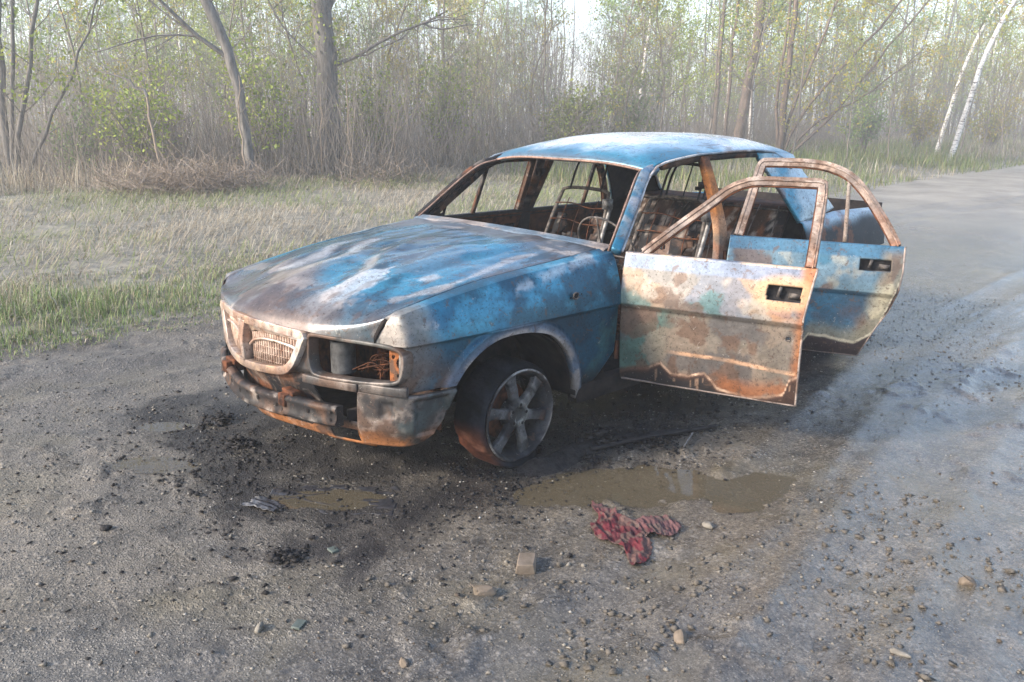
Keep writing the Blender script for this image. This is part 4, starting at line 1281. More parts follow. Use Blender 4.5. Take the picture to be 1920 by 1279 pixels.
pb1, pc1 = pebbles(48, .55, .52, 3.1)
pb2, pc2 = pebbles(120, .45, .55, 7.7)
patch = ramp(nt, noise(nt, 1.7, 4, .6, co, .3), [(.36, .25), (.58, 1.0)])
pb1 = math_n(nt, 'MULTIPLY', pb1, patch)
c = mixc(nt, math_n(nt, 'MULTIPLY', pb1, .8), c, mixc(nt, pc1, (.045, .042, .040), (.26, .235, .205)))
c = mixc(nt, math_n(nt, 'MULTIPLY', pb2, .7), c, mixc(nt, pc2, (.035, .034, .034), (.24, .22, .195)))
# olive silt by the puddles
silt = ramp(nt, noise(nt, 1.6, 4, .6, co, .3), [(.5, 0.0), (.64, 1.0)])
c = mixc(nt, math_n(nt, 'MULTIPLY', silt, .45), c, (.105, .088, .052))
# soot and char shed by the fire: an irregular stain around the car, strongest at nose, wheel and sill
def box_dist(x0, x1, y0, y1):
    dx = math_n(nt, 'MAXIMUM', math_n(nt, 'SUBTRACT', x0, X_), math_n(nt, 'SUBTRACT', X_, x1))
    dy = math_n(nt, 'MAXIMUM', math_n(nt, 'SUBTRACT', y0, Y_), math_n(nt, 'SUBTRACT', Y_, y1))
    return math_n(nt, 'MAXIMUM', dx, dy)
sdist = math_n(nt, 'ADD', box_dist(-3.2, 1.0, -.9, .88), math_n(nt, 'MULTIPLY', math_n(nt, 'SUBTRACT', noise(nt, 2.3, 6, .68, co, .5), .5), 1.0))
stain = ramp(nt, math_n(nt, 'MULTIPLY', math_n(nt, 'ADD', sdist, .45), .8), [(.0, 1.0), (.42, .95), (.54, 0.0)])
stain = math_n(nt, 'MULTIPLY', stain, ramp(nt, noise(nt, 5.5, 5, .65, co, .6), [(.34, .45), (.56, 1.0)]))
c = mixc(nt, math_n(nt, 'MULTIPLY', stain, .96), c, mixc(nt, mid, (.006, .006, .007), (.026, .023, .023)))
spots = ramp(nt, noise(nt, 13, 5, .7, co, 1.0), [(.60, 0.0), (.68, 1.0)])
c = mixc(nt, math_n(nt, 'MULTIPLY', spots, math_n(nt, 'MULTIPLY', ramp(nt, big, [(.35, 1.0), (.62, 0.2)]), .6)), c, (.018, .017, .018))
dry = ramp(nt, math_n(nt, 'MULTIPLY', X_, -.05), [(.38, 0.0), (.75, 1.0)])
c = mixc(nt, math_n(nt, 'MULTIPLY', dry, .8), c, mixc(nt, ramp(nt, noise(nt, .8, 6, .7, co), [(.35, 0.0), (.65, 1.0)]), (.17, .15, .12), (.36, .32, .26)))
nt.links.new(c, b.inputs['Base Color'])
wet = ramp(nt, math_n(nt, 'ADD', noise(nt, .55, 4, .6, co, .5), math_n(nt, 'MULTIPLY', math_n(nt, 'SUBTRACT', math_n(nt, 'MULTIPLY', X_, -.35), math_n(nt, 'MULTIPLY', Y_, -.9)), .11)), [(.44, 0.0), (.64, 1.0)])
wet = math_n(nt, 'MULTIPLY', wet, math_n(nt, 'SUBTRACT', 1.0, dry))
r = math_n(nt, 'SUBTRACT', math_n(nt, 'ADD', .36, math_n(nt, 'MULTIPLY', fine, .35)), math_n(nt, 'MULTIPLY', wet, .36))
nt.links.new(r, b.inputs['Roughness'])
nt.links.new(math_n(nt, 'MULTIPLY', math_n(nt, 'ADD', .42, math_n(nt, 'MULTIPLY', wet, .30)), math_n(nt, 'SUBTRACT', 1.0, math_n(nt, 'MULTIPLY', stain, .55))), b.inputs['Specular IOR Level'])
hgt = math_n(nt, 'ADD', math_n(nt, 'MULTIPLY', fine, 1.0), math_n(nt, 'ADD', math_n(nt, 'MULTIPLY', mid, 1.6), math_n(nt, 'MULTIPLY', grit, .4)))
hgt = math_n(nt, 'ADD', hgt, math_n(nt, 'ADD', math_n(nt, 'MULTIPLY', pb1, .9), math_n(nt, 'MULTIPLY', pb2, .45)))
hgt = math_n(nt, 'MULTIPLY', hgt, math_n(nt, 'SUBTRACT', 1.0, math_n(nt, 'MULTIPLY', wet, .80)))
bump(nt, b, hgt, .85, .011)
M['road_mud'] = m
m, nt, b = nodes_of('verge_soil')
co = objco(nt)
n1 = noise(nt, .5, 5, .6, co); n2 = noise(nt, 9, 6, .7, co)
c = ramp(nt, n1, [(.3, (.12, .11, .08)), (.5, (.19, .175, .14)), (.7, (.15, .145, .10))])
c = mixc(nt, 1.0, c, ramp(nt, n2, [(.3, .55), (.7, 1.35)]), 'MULTIPLY')
nt.links.new(c, b.inputs['Base Color']); b.inputs['Roughness'].default_value = .95
bump(nt, b, n2, .6, .05)
M['verge_soil'] = m
def sub(name, sel, mat):
    f = F[sel]
    used = np.unique(f)
    mp = np.zeros(len(V), int); mp[used] = np.arange(len(used))
    return tag(link(name, new_mesh(name, V[used], mp[f]), mat), kind='structure')
sub('road', is_road, M['road_mud'])
sub('ground', ~is_road, M['verge_soil'])

def gz0(x, y):
    return float(height(np.array([x]), np.array([y]))[0])
# puddles
m, nt, b = nodes_of('puddle_water')
b.inputs['Base Color'].default_value = (.095, .078, .050, 1); b.inputs['Roughness'].default_value = .03; b.inputs['Alpha'].default_value = .62
b.inputs['IOR'].default_value = 1.33
bump(nt, b, noise(nt, 9, 3, .5, objco(nt)), .05, .01)
M['puddle_water'] = m
for q, (px, py, a, bb, an) in enumerate(PUDDLES):
    xg = px + np.linspace(-a * 1.5, a * 1.5, 21); yg = py + np.linspace(-bb * 1.7, bb * 1.7, 21)
    XX, YY = np.meshgrid(xg, yg)
    lev = float(np.quantile(height(XX.ravel(), YY.ravel()), .30))
    th = np.linspace(0, 2 * math.pi, 48, endpoint=False)
    ring = np.stack([px + 1.25 * (a * np.cos(th) * math.cos(an) - bb * np.sin(th) * math.sin(an)), py + 1.25 * (a * np.cos(th) * math.sin(an) + bb * np.sin(th) * math.cos(an)), np.full(48, lev)], -1)
    inn = (ring - (px, py, lev)) * .5 + (px, py, lev)
    mb = MB(); mb.add(np.vstack([ring, inn]), [[t, (t + 1) % 48, 48 + (t + 1) % 48, 48 + t] for t in range(48)])
    mb.add(np.vstack([inn, (px, py, lev)]), [[t, (t + 1) % 48, 48, 48] for t in range(48)])
    tag(mb.build('puddle_water', M['puddle_water']), kind='structure')

# ================================================================== vegetation
def leafy(name, trans=.35, rough=.6):
    m, nt, b = nodes_of(name)
    at = nt.nodes.new('ShaderNodeAttribute'); at.attribute_name = 'tint'
    nt.links.new(at.outputs['Color'], b.inputs['Base Color'])
    b.inputs['Roughness'].default_value = rough; b.inputs['Specular IOR Level'].default_value = .25
    tr = nt.nodes.new('ShaderNodeBsdfTranslucent'); nt.links.new(at.outputs['Color'], tr.inputs['Color'])
    mx = nt.nodes.new('ShaderNodeMixShader'); mx.inputs[0].default_value = trans
    nt.links.new(b.outputs[0], mx.inputs[1]); nt.links.new(tr.outputs[0], mx.inputs[2])
    nt.links.new(mx.outputs[0], nt.nodes['Material Output'].inputs['Surface'])
    M[name] = m
leafy('leaf'); leafy('blade', .3)
def bark(name, c0, c1, scale=(6, 6, 1.2), marks=None):
    m, nt, b = nodes_of(name)
    mp = nt.nodes.new('ShaderNodeMapping'); mp.inputs['Scale'].default_value = scale
    nt.links.new(objco(nt), mp.inputs['Vector'])
    n1 = noise(nt, 3, 6, .7, mp.outputs[0])
    c = ramp(nt, n1, [(.35, c0), (.65, c1)])
    if marks:
        m2 = nt.nodes.new('ShaderNodeMapping'); m2.inputs['Scale'].default_value = (3, 3, 14)
        nt.links.new(objco(nt), m2.inputs['Vector'])
        c = mixc(nt, ramp(nt, noise(nt, 1.6, 4, .7, m2.outputs[0]), [(.54, 0.0), (.6, 1.0)]), c, marks)
    nt.links.new(c, b.inputs['Base Color']); b.inputs['Roughness'].default_value = .9
    bump(nt, b, n1, .6, .02)
    M[name] = m
bark('bark_grey', (.06, .055, .05), (.18, .165, .15))
bark('bark_brown', (.06, .045, .038), (.18, .135, .105))
bark('bark_birch', (.50, .48, .45), (.74, .72, .69), (3, 3, 3), (.05, .045, .045))
bark('twig', (.115, .098, .08), (.25, .215, .18))
bark('twig_dry', (.16, .12, .09), (.30, .24, .18))

def blades(name, P, h, lean_dir, lean, width, colr, label_kind=None, curl=.4):
    """grass blades: base points P, height h, lean direction angle, lean amount (0 upright .. 1.4 lying)"""
    n = len(P)
    d = np.stack([np.cos(lean_dir), np.sin(lean_dir), 0 * lean_dir], -1)
    sd_ = np.stack([-np.sin(lean_dir), np.cos(lean_dir), 0 * lean_dir], -1) * width[:, None] * .5
    a = lean
    mid = P + (d * np.sin(a * .6)[:, None] + np.array([0, 0, 1]) * np.cos(a * .6)[:, None]) * (h * .55)[:, None]
    tip = mid + (d * np.sin(a)[:, None] + np.array([0, 0, 1]) * np.cos(np.minimum(a * (1 + curl), 1.75))[:, None]) * (h * .5)[:, None]
    VV = np.stack([P - sd_, P + sd_, mid + sd_ * .8, mid - sd_ * .8, tip], 1).reshape(-1, 3)
    o = (np.arange(n) * 5)[:, None]
    FF = np.concatenate([o + np.array([[0, 1, 2]]), o + np.array([[0, 2, 3]]), o + np.array([[3, 2, 4]])])
    me = new_mesh(name, VV, FF)
    set_tint(me, np.repeat(colr, 5, 0) * np.tile(np.array([.75, .75, 1, 1, 1.15]), n)[:, None])
    return tag(link(name, me, M['blade'], smooth=False), kind='stuff')
def scatter(n, x0, x1, t0, t1, clump=0, bias=1.0):
    x = RNG.uniform(x0, x1, n); t = t0 + (t1 - t0) * RNG.uniform(0, 1, n) ** bias
    y = road_edge(x) - t
    if clump:
        k = fbm2(x, y, clump, 3, 621) > RNG.uniform(.18, .56, n)
        x, y, t = x[k], y[k], t[k]
    return x, y, t
def pal(n, cols, sd=.15):
    c = np.array(cols)[RNG.integers(0, len(cols), n)]
    return np.clip(c * (1 + RNG.normal(0, sd, (n, 1))), 0.005, 1)
GREEN = [(.15, .22, .07), (.19, .26, .09), (.24, .27, .12), (.14, .19, .07), (.30, .27, .16)]
STRAW = [(.32, .28, .21), (.40, .36, .28), (.25, .21, .15), (.34, .28, .19), (.30, .28, .23)]
# fresh green grass along the road edge
x, y, t = scatter(6000, -6, 4.4, -.26, 1.9, 1.4, 1.05)
x = np.repeat(x, 15) + RNG.normal(0, .045, len(x) * 15); y = np.repeat(y, 15) + RNG.normal(0, .045, len(y) * 15); t = road_edge(x) - y
tus = np.repeat(RNG.uniform(.55, 1.25, len(x) // 15), 15)
h = (.38 + .5 * ss(-.3, 1.5, x)) * tus * RNG.uniform(.07, .25, len(x)) * (.35 + .75 * ss(-.2, .45, t)) * ss(2.4, .8, t)
P = np.stack([x, y, height(x, y) - .01], -1)
g = (ss(2.0, .5, t + RNG.normal(0, .35, len(x))) > RNG.uniform(0, 1.15, len(x)) + .25 * ss(.8, -2, x))[:, None]
blades('roadside_grass', P, h, RNG.uniform(0, 6.28, len(x)), RNG.uniform(.1, 1.25, len(x)), RNG.uniform(.004, .008, len(x)), pal(len(x), GREEN) * g + pal(len(x), STRAW) * (1 - g))
# matted straw of last year on the verge
x, y, t = scatter(130000, -22, 6, .5, 12.5, .5, .8)
far = np.hypot(x - CAM[0], y - CAM[1])
h = RNG.uniform(.10, .30, len(x)) * (.8 + .02 * far)
P = np.stack([x, y, height(x, y) - .01], -1)
gm = (fbm2(x, y, .35, 3, 631) + RNG.normal(0, .07, len(x)) > .40 + .035 * t)[:, None] * (RNG.uniform(0, 1, (len(x), 1)) < .75)
ld = 2.6 + 1.6 * fbm2(x, y, .5, 2, 632) + RNG.normal(0, .6, len(x))
blades('dry_grass', P, h, ld + RNG.normal(0, .7, len(x)), RNG.uniform(1.05, 1.62, len(x)), RNG.uniform(.005, .009, len(x)) * (.7 + .045 * far), np.where(gm, pal(len(x), [(.20, .23, .09), (.24, .25, .11), (.17, .20, .08)]), pal(len(x), STRAW)))
# long grass on the verge further along the road, behind the car
x, y, t = scatter(46000, -75, -9, -.2, 9.0, .5, 1.1)
far = np.hypot(x - CAM[0], y - CAM[1])
P = np.stack([x, y, height(x, y) - .02], -1)
gm = (fbm2(x, y, .3, 3, 641) + RNG.normal(0, .08, len(x)) > .47)[:, None]
blades('verge_grass', P, RNG.uniform(.25, .6, len(x)) * (.5 + .6 * ss(-.2, 1.5, t)), RNG.uniform(0, 6.28, len(x)), RNG.uniform(.2, 1.1, len(x)), RNG.uniform(.008, .014, len(x)) * (.6 + .035 * far), np.where(gm, pal(len(x), [(.15, .20, .06), (.19, .22, .08), (.22, .21, .09)]), pal(len(x), STRAW)))
# dead stems and grass tussocks standing at the forest edge
x, y, t = scatter(22000, -34, 4, 8.5, 13.5, .8, 1.0)
P = np.stack([x, y, height(x, y) - .02], -1)
blades('reed_stems', P, RNG.uniform(.25, .75, len(x)), RNG.uniform(0, 6.28, len(x)), RNG.uniform(.05, 1.1, len(x)), RNG.uniform(.010, .018, len(x)), pal(len(x), [(.36, .31, .22), (.28, .23, .16), (.22, .18, .14), (.40, .35, .27)]))

FH = np.array([math.cos(YAW), math.sin(YAW)]); RH = np.array([math.sin(YAW), -math.cos(YAW)])
def at(u, d):
    """ground spot at bearing u (picture column, 1920 wide) and d metres ahead"""
    # right = forward x up
    q = np.array(CAM[:2]) + d * (FH + np.array([FH[1], -FH[0]]) * (u - 960) / (FPX * 1.04))
    return float(q[0]), float(q[1])

class Wood:
    """tapered tubes for trunk and limbs, quads for leaves"""
    def __init__(self, seed):
        self.r = np.random.default_rng(seed); self.trunk = MB(); self.limb = MB(); self.L = []; self.tips = []
    def stem(self, pts, r0, r1, n=14, k=7, mb=None, wob=.02):
        p = cr(pts, n)
        p[1:-1] += self.r.normal(0, wob, (n - 2, 3))
        (mb or self.trunk).tube(p, np.linspace(r0, r1, n), k, cap=False)
        return p
    def branch(self, base, direc, length, r0, depth, up=.25, spread=.7, kids=4, twig_k=3):
        d = np.asarray(direc, float); d /= np.linalg.norm(d)
        n = 6 if depth > 0 else 4
        p = [np.asarray(base, float)]
        for q in range(n - 1):
            d = d + self.r.normal(0, .13, 3) + np.array([0, 0, up / n]); d /= np.linalg.norm(d)
            p.append(p[-1] + d * length / (n - 1))
        p = np.array(p)
        self.limb.tube(p, np.linspace(r0, r0 * .35, n), 5 if r0 > .02 else twig_k, cap=False)
        self.tips.append(p[-1]); self.tips.append(p[n // 2])
        if depth > 0:
            for q in range(kids):
                f = self.r.uniform(.3, 1.0)
                b = p[min(int(f * (n - 1)), n - 1)]
                nd = d + self.r.normal(0, spread, 3)
                self.branch(b, nd, length * self.r.uniform(.35, .62), r0 * .45, depth - 1, up, spread, kids, twig_k)
        return p
    def leaves(self, per_tip, size, cols, spread=.25, pts=None):
        T = np.array(self.tips if pts is None else pts)
        if not len(T): return
        c = np.repeat(T, per_tip, 0) + self.r.normal(0, spread, (len(T) * per_tip, 3))
        n = len(c)
        a = self.r.normal(0, 1, (n, 3)); a /= np.linalg.norm(a, axis=1, keepdims=True)
        b = np.cross(a, self.r.normal(0, 1, (n, 3))); b /= np.linalg.norm(b, axis=1, keepdims=True)
        s = (size * self.r.uniform(.6, 1.35, n))[:, None]
        Q = np.stack([c - a * s, c + b * s * .55, c + a * s, c - b * s * .55], 1).reshape(-1, 3)
        col = np.array(cols)[self.r.integers(0, len(cols), n)] * (1 + self.r.normal(0, .18, (n, 1)))
        self.L.append((Q, np.clip(np.repeat(col, 4, 0), .01, 1)))
    def build(self, name, loc, bark_m, twig_m='twig', label=None, group=None, cat='tree', rz=0, scale=1.0):
        o = empty(name, (loc[0], loc[1], gz0(*loc) - .05), rz)
        o.scale = (scale,) * 3
        tag(o, label, cat, group)
        if self.trunk.n: self.trunk.build('trunk', M[bark_m], o, smooth=True)
        if self.limb.n: tag(self.limb.build('branches', M[twig_m], o, smooth=True), kind='stuff')
        if self.L:
            Q = np.vstack([a for a, _ in self.L]); C = np.vstack([c for _, c in self.L])
            me = new_mesh('foliage', Q, np.arange(len(Q)).reshape(-1, 4)); set_tint(me, C)
            tag(link('foliage', me, M['leaf'], o, smooth=False), kind='stuff')
        return o
def copy_tree(src, loc, rz, scale, label=None, group=None):
    c = src.copy(); COL.objects.link(c)
    c.location = (loc[0], loc[1], gz0(*loc) - .05); c.rotation_euler = (0, 0, rz); c.scale = (scale,) * 3
    if label: c['label'] = label
    if group: c['group'] = group
    for ch in src.children:
        k = ch.copy(); COL.objects.link(k); k.parent = c
    return c
YG = [(.26, .32, .055), (.23, .29, .065), (.32, .35, .075), (.20, .25, .065)]
OG = [(.36, .30, .05), (.32, .29, .06), (.26, .28, .05), (.42, .31, .07)]
GG = [(.17, .25, .08), (.15, .22, .09), (.20, .27, .09)]
V3 = lambda *a: np.array(a, float)
RIGHT = np.array([FH[1], -FH[0], 0.0])            # to the picture's right, level

# ---- prototypes of the woodland
protos = {'sapling': [], 'birch': [], 'aspen': []}
def make_sapling(seed, cols):
    w = Wood(seed); r = w.r
    h = r.uniform(5.5, 7.5)
    p = w.stem([(0, 0, 0), (r.normal(0, .12), r.normal(0, .12), h * .35), (r.normal(0, .3), r.normal(0, .3), h * .7), (r.normal(0, .5), r.normal(0, .5), h)], .035, .008, 14, 5)
    for q in range(26):
        f = r.uniform(.12, .98); b = p[int(f * 13)]
        a = r.uniform(0, 6.28)
        w.branch(b, (math.cos(a), math.sin(a), r.uniform(.5, 1.4)), r.uniform(.7, 1.7) * (1.15 - f * .6), .011, 1, .3, .55, 4)
    w.leaves(6, .032, cols, .08)
    return w
def make_birch(seed, white=True, cols=YG):
    w = Wood(seed); r = w.r
    h = r.uniform(8.5, 11)
    lx, ly = r.normal(0, .5, 2)
    p = w.stem([(0, 0, 0), (lx * .2, ly * .2, h * .3), (lx * .6, ly * .5, h * .65), (lx, ly, h)], r.uniform(.08, .13), .015, 18, 7)
    for q in range(30):
        f = r.uniform(.16, .98) ** .8; b = p[int(f * 17)]
        a = r.uniform(0, 6.28)
        w.branch(b, (math.cos(a), math.sin(a), r.uniform(.1, .9)), r.uniform(1.4, 2.9) * (1.2 - f * .7), .02, 2 if q % 2 else 1, .05, .6, 4)
    w.leaves(5, .055, cols, .16)
    return w
LB_S = 'slim young tree with sparse fresh leaves in the thicket'
for sidx in range(6):
    protos['sapling'].append((make_sapling(100 + sidx, [YG, GG, OG][sidx % 3]), 'twig'))
for sidx in range(4):
    protos['birch'].append((make_birch(200 + sidx, True, [YG, GG, OG, YG][sidx]), 'bark_birch'))
for sidx in range(4):
    protos['aspen'].append((make_birch(300 + sidx, False, [GG, YG, OG, YG][sidx]), ['bark_grey', 'bark_brown'][sidx % 2]))
LAB = {'sapling': ('young_tree', 'slim young tree with sparse fresh leaves in the thicket', 'young trees along the forest edge'),
       'birch': ('birch_tree', 'distant white-barked birch standing among the hazy woods', 'distant birches in the haze'),
       'aspen': ('forest_tree', 'grey-trunked leafy tree deep in the hazy woods', 'far forest trees in the haze')}
made = {}
ANCHORS = [(-999, 'the left picture edge'), (40, 'the spreading multi-stemmed tree'), (275, 'the broken dead sapling'), (428, 'the trunk that curves left'), (607, 'the thick grey trunk'), (735, 'the short bare sapling'),
           (830, 'the yellow-green bush'), (1010, 'the arching bush'), (1180, 'the pale green bush above the roof'), (1388, 'the tall brown trunk'), (1500, 'the fan of leaning stems'), (1620, 'the round green bush'), (1757, 'the leaning white birches')]
ORD = 'first second third fourth fifth sixth seventh eighth ninth tenth eleventh twelfth'.split()
LAB = {'sapling': ('young_tree', 'slim young leafy tree', 'young trees along the forest edge'), 'birch': ('birch_tree', 'distant white birch', 'distant birches in the haze'), 'aspen': ('forest_tree', 'distant dark-trunked tree', 'far forest trees in the haze')}
def plant(kind, spots):
    count = {}
    for (k, u, d, rz, sc) in sorted(spots, key=lambda q: q[1]):
        k = k % len(protos[kind])
        loc = at(u, d)
        nm, what, gp = LAB[kind]
        anchor = [a for b_, a in ANCHORS if b_ <= u][-1]
        count[anchor] = count.get(anchor, 0) + 1
        lb = f'{ORD[count[anchor] - 1]} {what} to the right of {anchor}'
        if (kind, k) not in made:
            w, bk = protos[kind][k]
            made[(kind, k)] = w.build(nm, loc, bk, 'twig', lb, gp, rz=rz, scale=sc)
        else:
            copy_tree(made[(kind, k)], loc, rz, sc, lb, gp)
R2 = np.random.default_rng(5)
spots = []
for q in range(64):
    u = -5 + q * (1935 / 64) + R2.uniform(-14, 14)
    d = R2.uniform(17.5, 27) if u < 1250 else R2.uniform(24, 42)
    if 860 < u < 960: d += 8
    if 1030 < u < 1130: continue
    spots.append((int(R2.integers(0, 6)), u, d, R2.uniform(0, 6.28), R2.uniform(.65, 1.15)))
plant('sapling', spots)
spots = []
for q in range(26):
    u = 5 + q * (1910 / 26) + R2.uniform(-30, 30)
    if 1045 < u < 1120: continue
    spots.append((int(R2.integers(0, 4)), u, R2.uniform(30, 62), R2.uniform(0, 6.28), R2.uniform(.8, 1.2)))
plant('birch', spots)
spots = []
for q in range(40):
    u = 5 + q * (1910 / 40) + R2.uniform(-20, 20)
    if 1035 < u < 1125: continue
    spots.append((int(R2.integers(0, 4)), u, R2.uniform(34, 72), R2.uniform(0, 6.28), R2.uniform(.8, 1.2)))
plant('aspen', spots)

# ---- trees that stand out
def P_(r, z, f=0.0):                       # local point: r to the picture's right, z up, f away from the camera
    return RIGHT * r + np.array([FH[0], FH[1], 0]) * f + np.array([0, 0, z])
w = Wood(11)                                # the stout trunk left of centre
p = w.stem([P_(0, 0), P_(.02, 1.2), P_(0, 2.5), P_(-.06, 4.2), P_(-.1, 7, .3), P_(.1, 11, .2)], .235, .09, 20, 12, wob=.012)
w.branch(P_(.15, 2.15), P_(1, .22), 2.5, .045, 2, .10, .45, 4)
w.branch(P_(.05, 3.1), P_(.7, 1.2), 2.2, .05, 2, .1, .5, 4)
w.branch(P_(-.1, 2.2), P_(-1, .5, .2), 1.8, .03, 2, .1, .5, 4)
for q in range(14):
    a = w.r.uniform(0, 6.28); w.branch(p[int(w.r.uniform(9, 19))], (math.cos(a), math.sin(a), .6), w.r.uniform(1.5, 3), .04, 2, .1, .6, 3)
for q in range(24):
    a = w.r.uniform(0, 6.28); w.branch(p[int(w.r.uniform(1, 8))], (math.cos(a), math.sin(a), .5), w.r.uniform(.3, .8), .008, 1, .2, .6, 3)
w.leaves(2, .045, YG, .18)
w.build('old_tree', at(607, 17.2), 'bark_grey', 'bark_grey', 'thick grey straight tree trunk with a long side branch, left of the car roof')
w = Wood(12)                                # trunk bending to the left with a long drooping limb
p = w.stem([P_(.25, 0), P_(.22, .8), P_(.12, 1.7), P_(-.02, 2.35), P_(-.35, 3.2), P_(-.85, 4.3), P_(-1.2, 6.2)], .075, .11, 20, 8, wob=.012)
w.branch(P_(0, 2.2), P_(-1, .55), 2.9, .045, 2, .02, .45, 4)
w.branch(P_(-.3, 3.0), P_(.9, 1.2), 1.8, .03, 2, .1, .5, 4)
for q in range(12):
    a = w.r.uniform(0, 6.28); w.branch(p[int(w.r.uniform(8, 19))], (math.cos(a), math.sin(a), .8), w.r.uniform(.8, 2), .02, 2, .1, .6, 3)
w.leaves(2, .045, YG, .15)
w.build('leaning_tree', at(428, 14.8), 'bark_grey', 'bark_grey', 'dark trunk curving to the left with one long bare limb')
w = Wood(13)                                # spreading clump at the left edge
for (r1, z1, r2, z2, rr) in ((.25, 1.3, .9, 3.6, .06), (.0, 1.5, .25, 4.2, .08), (-.3, 1.5, -.2, 4.5, .07), (.5, 1.0, 1.6, 2.9, .04), (.1, 1.2, .6, 4.4, .05)):
    p = w.stem([P_(0, 0), P_(r1, z1), P_(r2, z2), P_(r2 * 1.5, z2 * 1.6)], rr, rr * .3, 14, 7)
    for q in range(7):
        a = w.r.uniform(0, 6.28); w.branch(p[int(w.r.uniform(4, 13))], (math.cos(a), math.sin(a), .8), w.r.uniform(.6, 1.5), .014, 2, .1, .6, 3)
w.leaves(3, .045, YG, .16)
w.build('spreading_tree', at(-6, 15.5), 'bark_grey', 'twig', 'spreading multi-stemmed tree at the left edge of the picture')
w = Wood(14)                                # tall brown trunk behind the roof
p = w.stem([P_(-.1, 0), P_(0, 2.0), P_(.28, 5), P_(.3, 9), P_(.5, 14)], .20, .07, 18, 9)
for q in range(26):
    a = w.r.uniform(0, 6.28); w.branch(p[int(w.r.uniform(3, 17))], (math.cos(a), math.sin(a), .6), w.r.uniform(1, 2.6), .025, 2, .1, .6, 3)
w.leaves(2, .06, OG, .25)
w.build('brown_tree', at(1388, 30), 'bark_brown', 'twig', 'tall brown trunk rising just behind the car roof')
w = Wood(15)
for r0, rr in ((0, .09), (.45, .07)):
    p = w.stem([P_(r0, 0), P_(r0 - .03, 2.4), P_(r0 + .02, 6), P_(r0 + .1, 12)], rr, .03, 16, 7)
    for q in range(12):
        a = w.r.uniform(0, 6.28); w.branch(p[int(w.r.uniform(4, 15))], (math.cos(a), math.sin(a), .6), w.r.uniform(1, 2.2), .018, 2, .1, .6, 3)
w.leaves(2, .06, YG, .25)
w.build('twin_tree', at(1336, 31), 'bark_brown', 'twig', 'pair of thin dark stems left of the tall brown trunk')
w = Wood(16)                                # fan of leaning stems right of the roof
for (r1, z1, r2, z2, rr) in ((.0, 2.2, .05, 6.5, .12), (.7, 1.7, 3.0, 4.6, .06), (1.0, 1.2, 2.8, 2.4, .045), (.35, 2.0, 1.4, 5.2, .06), (-.2, 2.0, -.1, 6, .06), (1.6, 1.6, 4.4, 5.4, .05)):
    p = w.stem([P_(0, 0), P_(r1, z1), P_(r2, z2), P_(r2 * 1.5, z2 * 1.5)], rr, rr * .3, 16, 7)
    for q in range(10):
        a = w.r.uniform(0, 6.28); w.branch(p[int(w.r.uniform(3, 15))], (math.cos(a), math.sin(a), .8), w.r.uniform(.8, 2.0), .018, 2, .1, .6, 3)
w.leaves(2, .055, OG, .25)
w.build('multistem_tree', at(1462, 27), 'bark_brown', 'twig', 'fan of leaning brown stems right of the car roof')
for k, (u, d, r1, r2, rr) in enumerate(((1757, 33, .5, 2.6, .085), (1786, 29, .5, 2.7, .095))):
    w = Wood(20 + k)
    p = w.stem([P_(0, 0), P_(r1 * .6, 1.6), P_(r1 * 1.8, 4.3), P_(r2, 8), P_(r2 * 1.3, 12)], rr, .03, 20, 8, wob=.01)
    for q in range(24):
        a = w.r.uniform(0, 6.28); w.branch(p[int(w.r.uniform(7, 19))], (math.cos(a), math.sin(a), .5), w.r.uniform(.8, 2), .016, 2, .05, .6, 3)
    w.leaves(2, .06, OG, .25)
    w.build('birch_tree', at(u, d), 'bark_birch', 'twig', ['left one of the two leaning white birches at the right edge', 'right one of the two leaning white birches, nearer the road'][k], 'leaning birches at the road bend')
for k, (u, d, cols, lb) in enumerate(((1010, 22, YG, 'arching bush with bowed bare stems behind the windscreen'), (250, 15.5, YG, 'low leafy bush at the left below the bent trunk'), (130, 17, GG, 'hazy leafy bush near the left edge'), (690, 18, YG, 'leafy bush right of the thick grey trunk'),
        (830, 19, YG, 'yellow-green bush behind the windscreen pillar'), (1620, 30, GG, 'round green bush behind the open rear door'), (1860, 36, OG, 'rust-coloured bush beyond the leaning birches'), (1180, 24, GG, 'pale green bush above the car roof'), (470, 16, YG, 'leafy bush around the foot of the bent trunk'), (1720, 34, OG, 'golden bush left of the leaning birches'))):
    w = Wood(40 + k)
    for q in range(16):
        a = w.r.uniform(0, 6.28); sp = w.r.uniform(.3, 1.1)
        hgt = w.r.uniform(1.1, 2.4)
        if k == 0: a = math.atan2(RIGHT[1], RIGHT[0]) + w.r.normal(0, .35); sp = w.r.uniform(1.2, 2.2); hgt = w.r.uniform(.9, 1.7)
        p = w.stem([(0, 0, 0), (math.cos(a) * sp * .4, math.sin(a) * sp * .4, hgt * .65), (math.cos(a) * sp, math.sin(a) * sp, hgt)], .018, .005, 8, 4, w.limb)
        for z_ in range(5):
            w.branch(p[int(w.r.uniform(2, 7))], (w.r.normal(), w.r.normal(), 1.0), w.r.uniform(.3, .8), .006, 1, .2, .6, 3)
    w.leaves(3, .040 if d < 20 else .055, cols, .10)
    w.build('bush', at(u, d), 'twig', 'twig', lb, cat='bush')
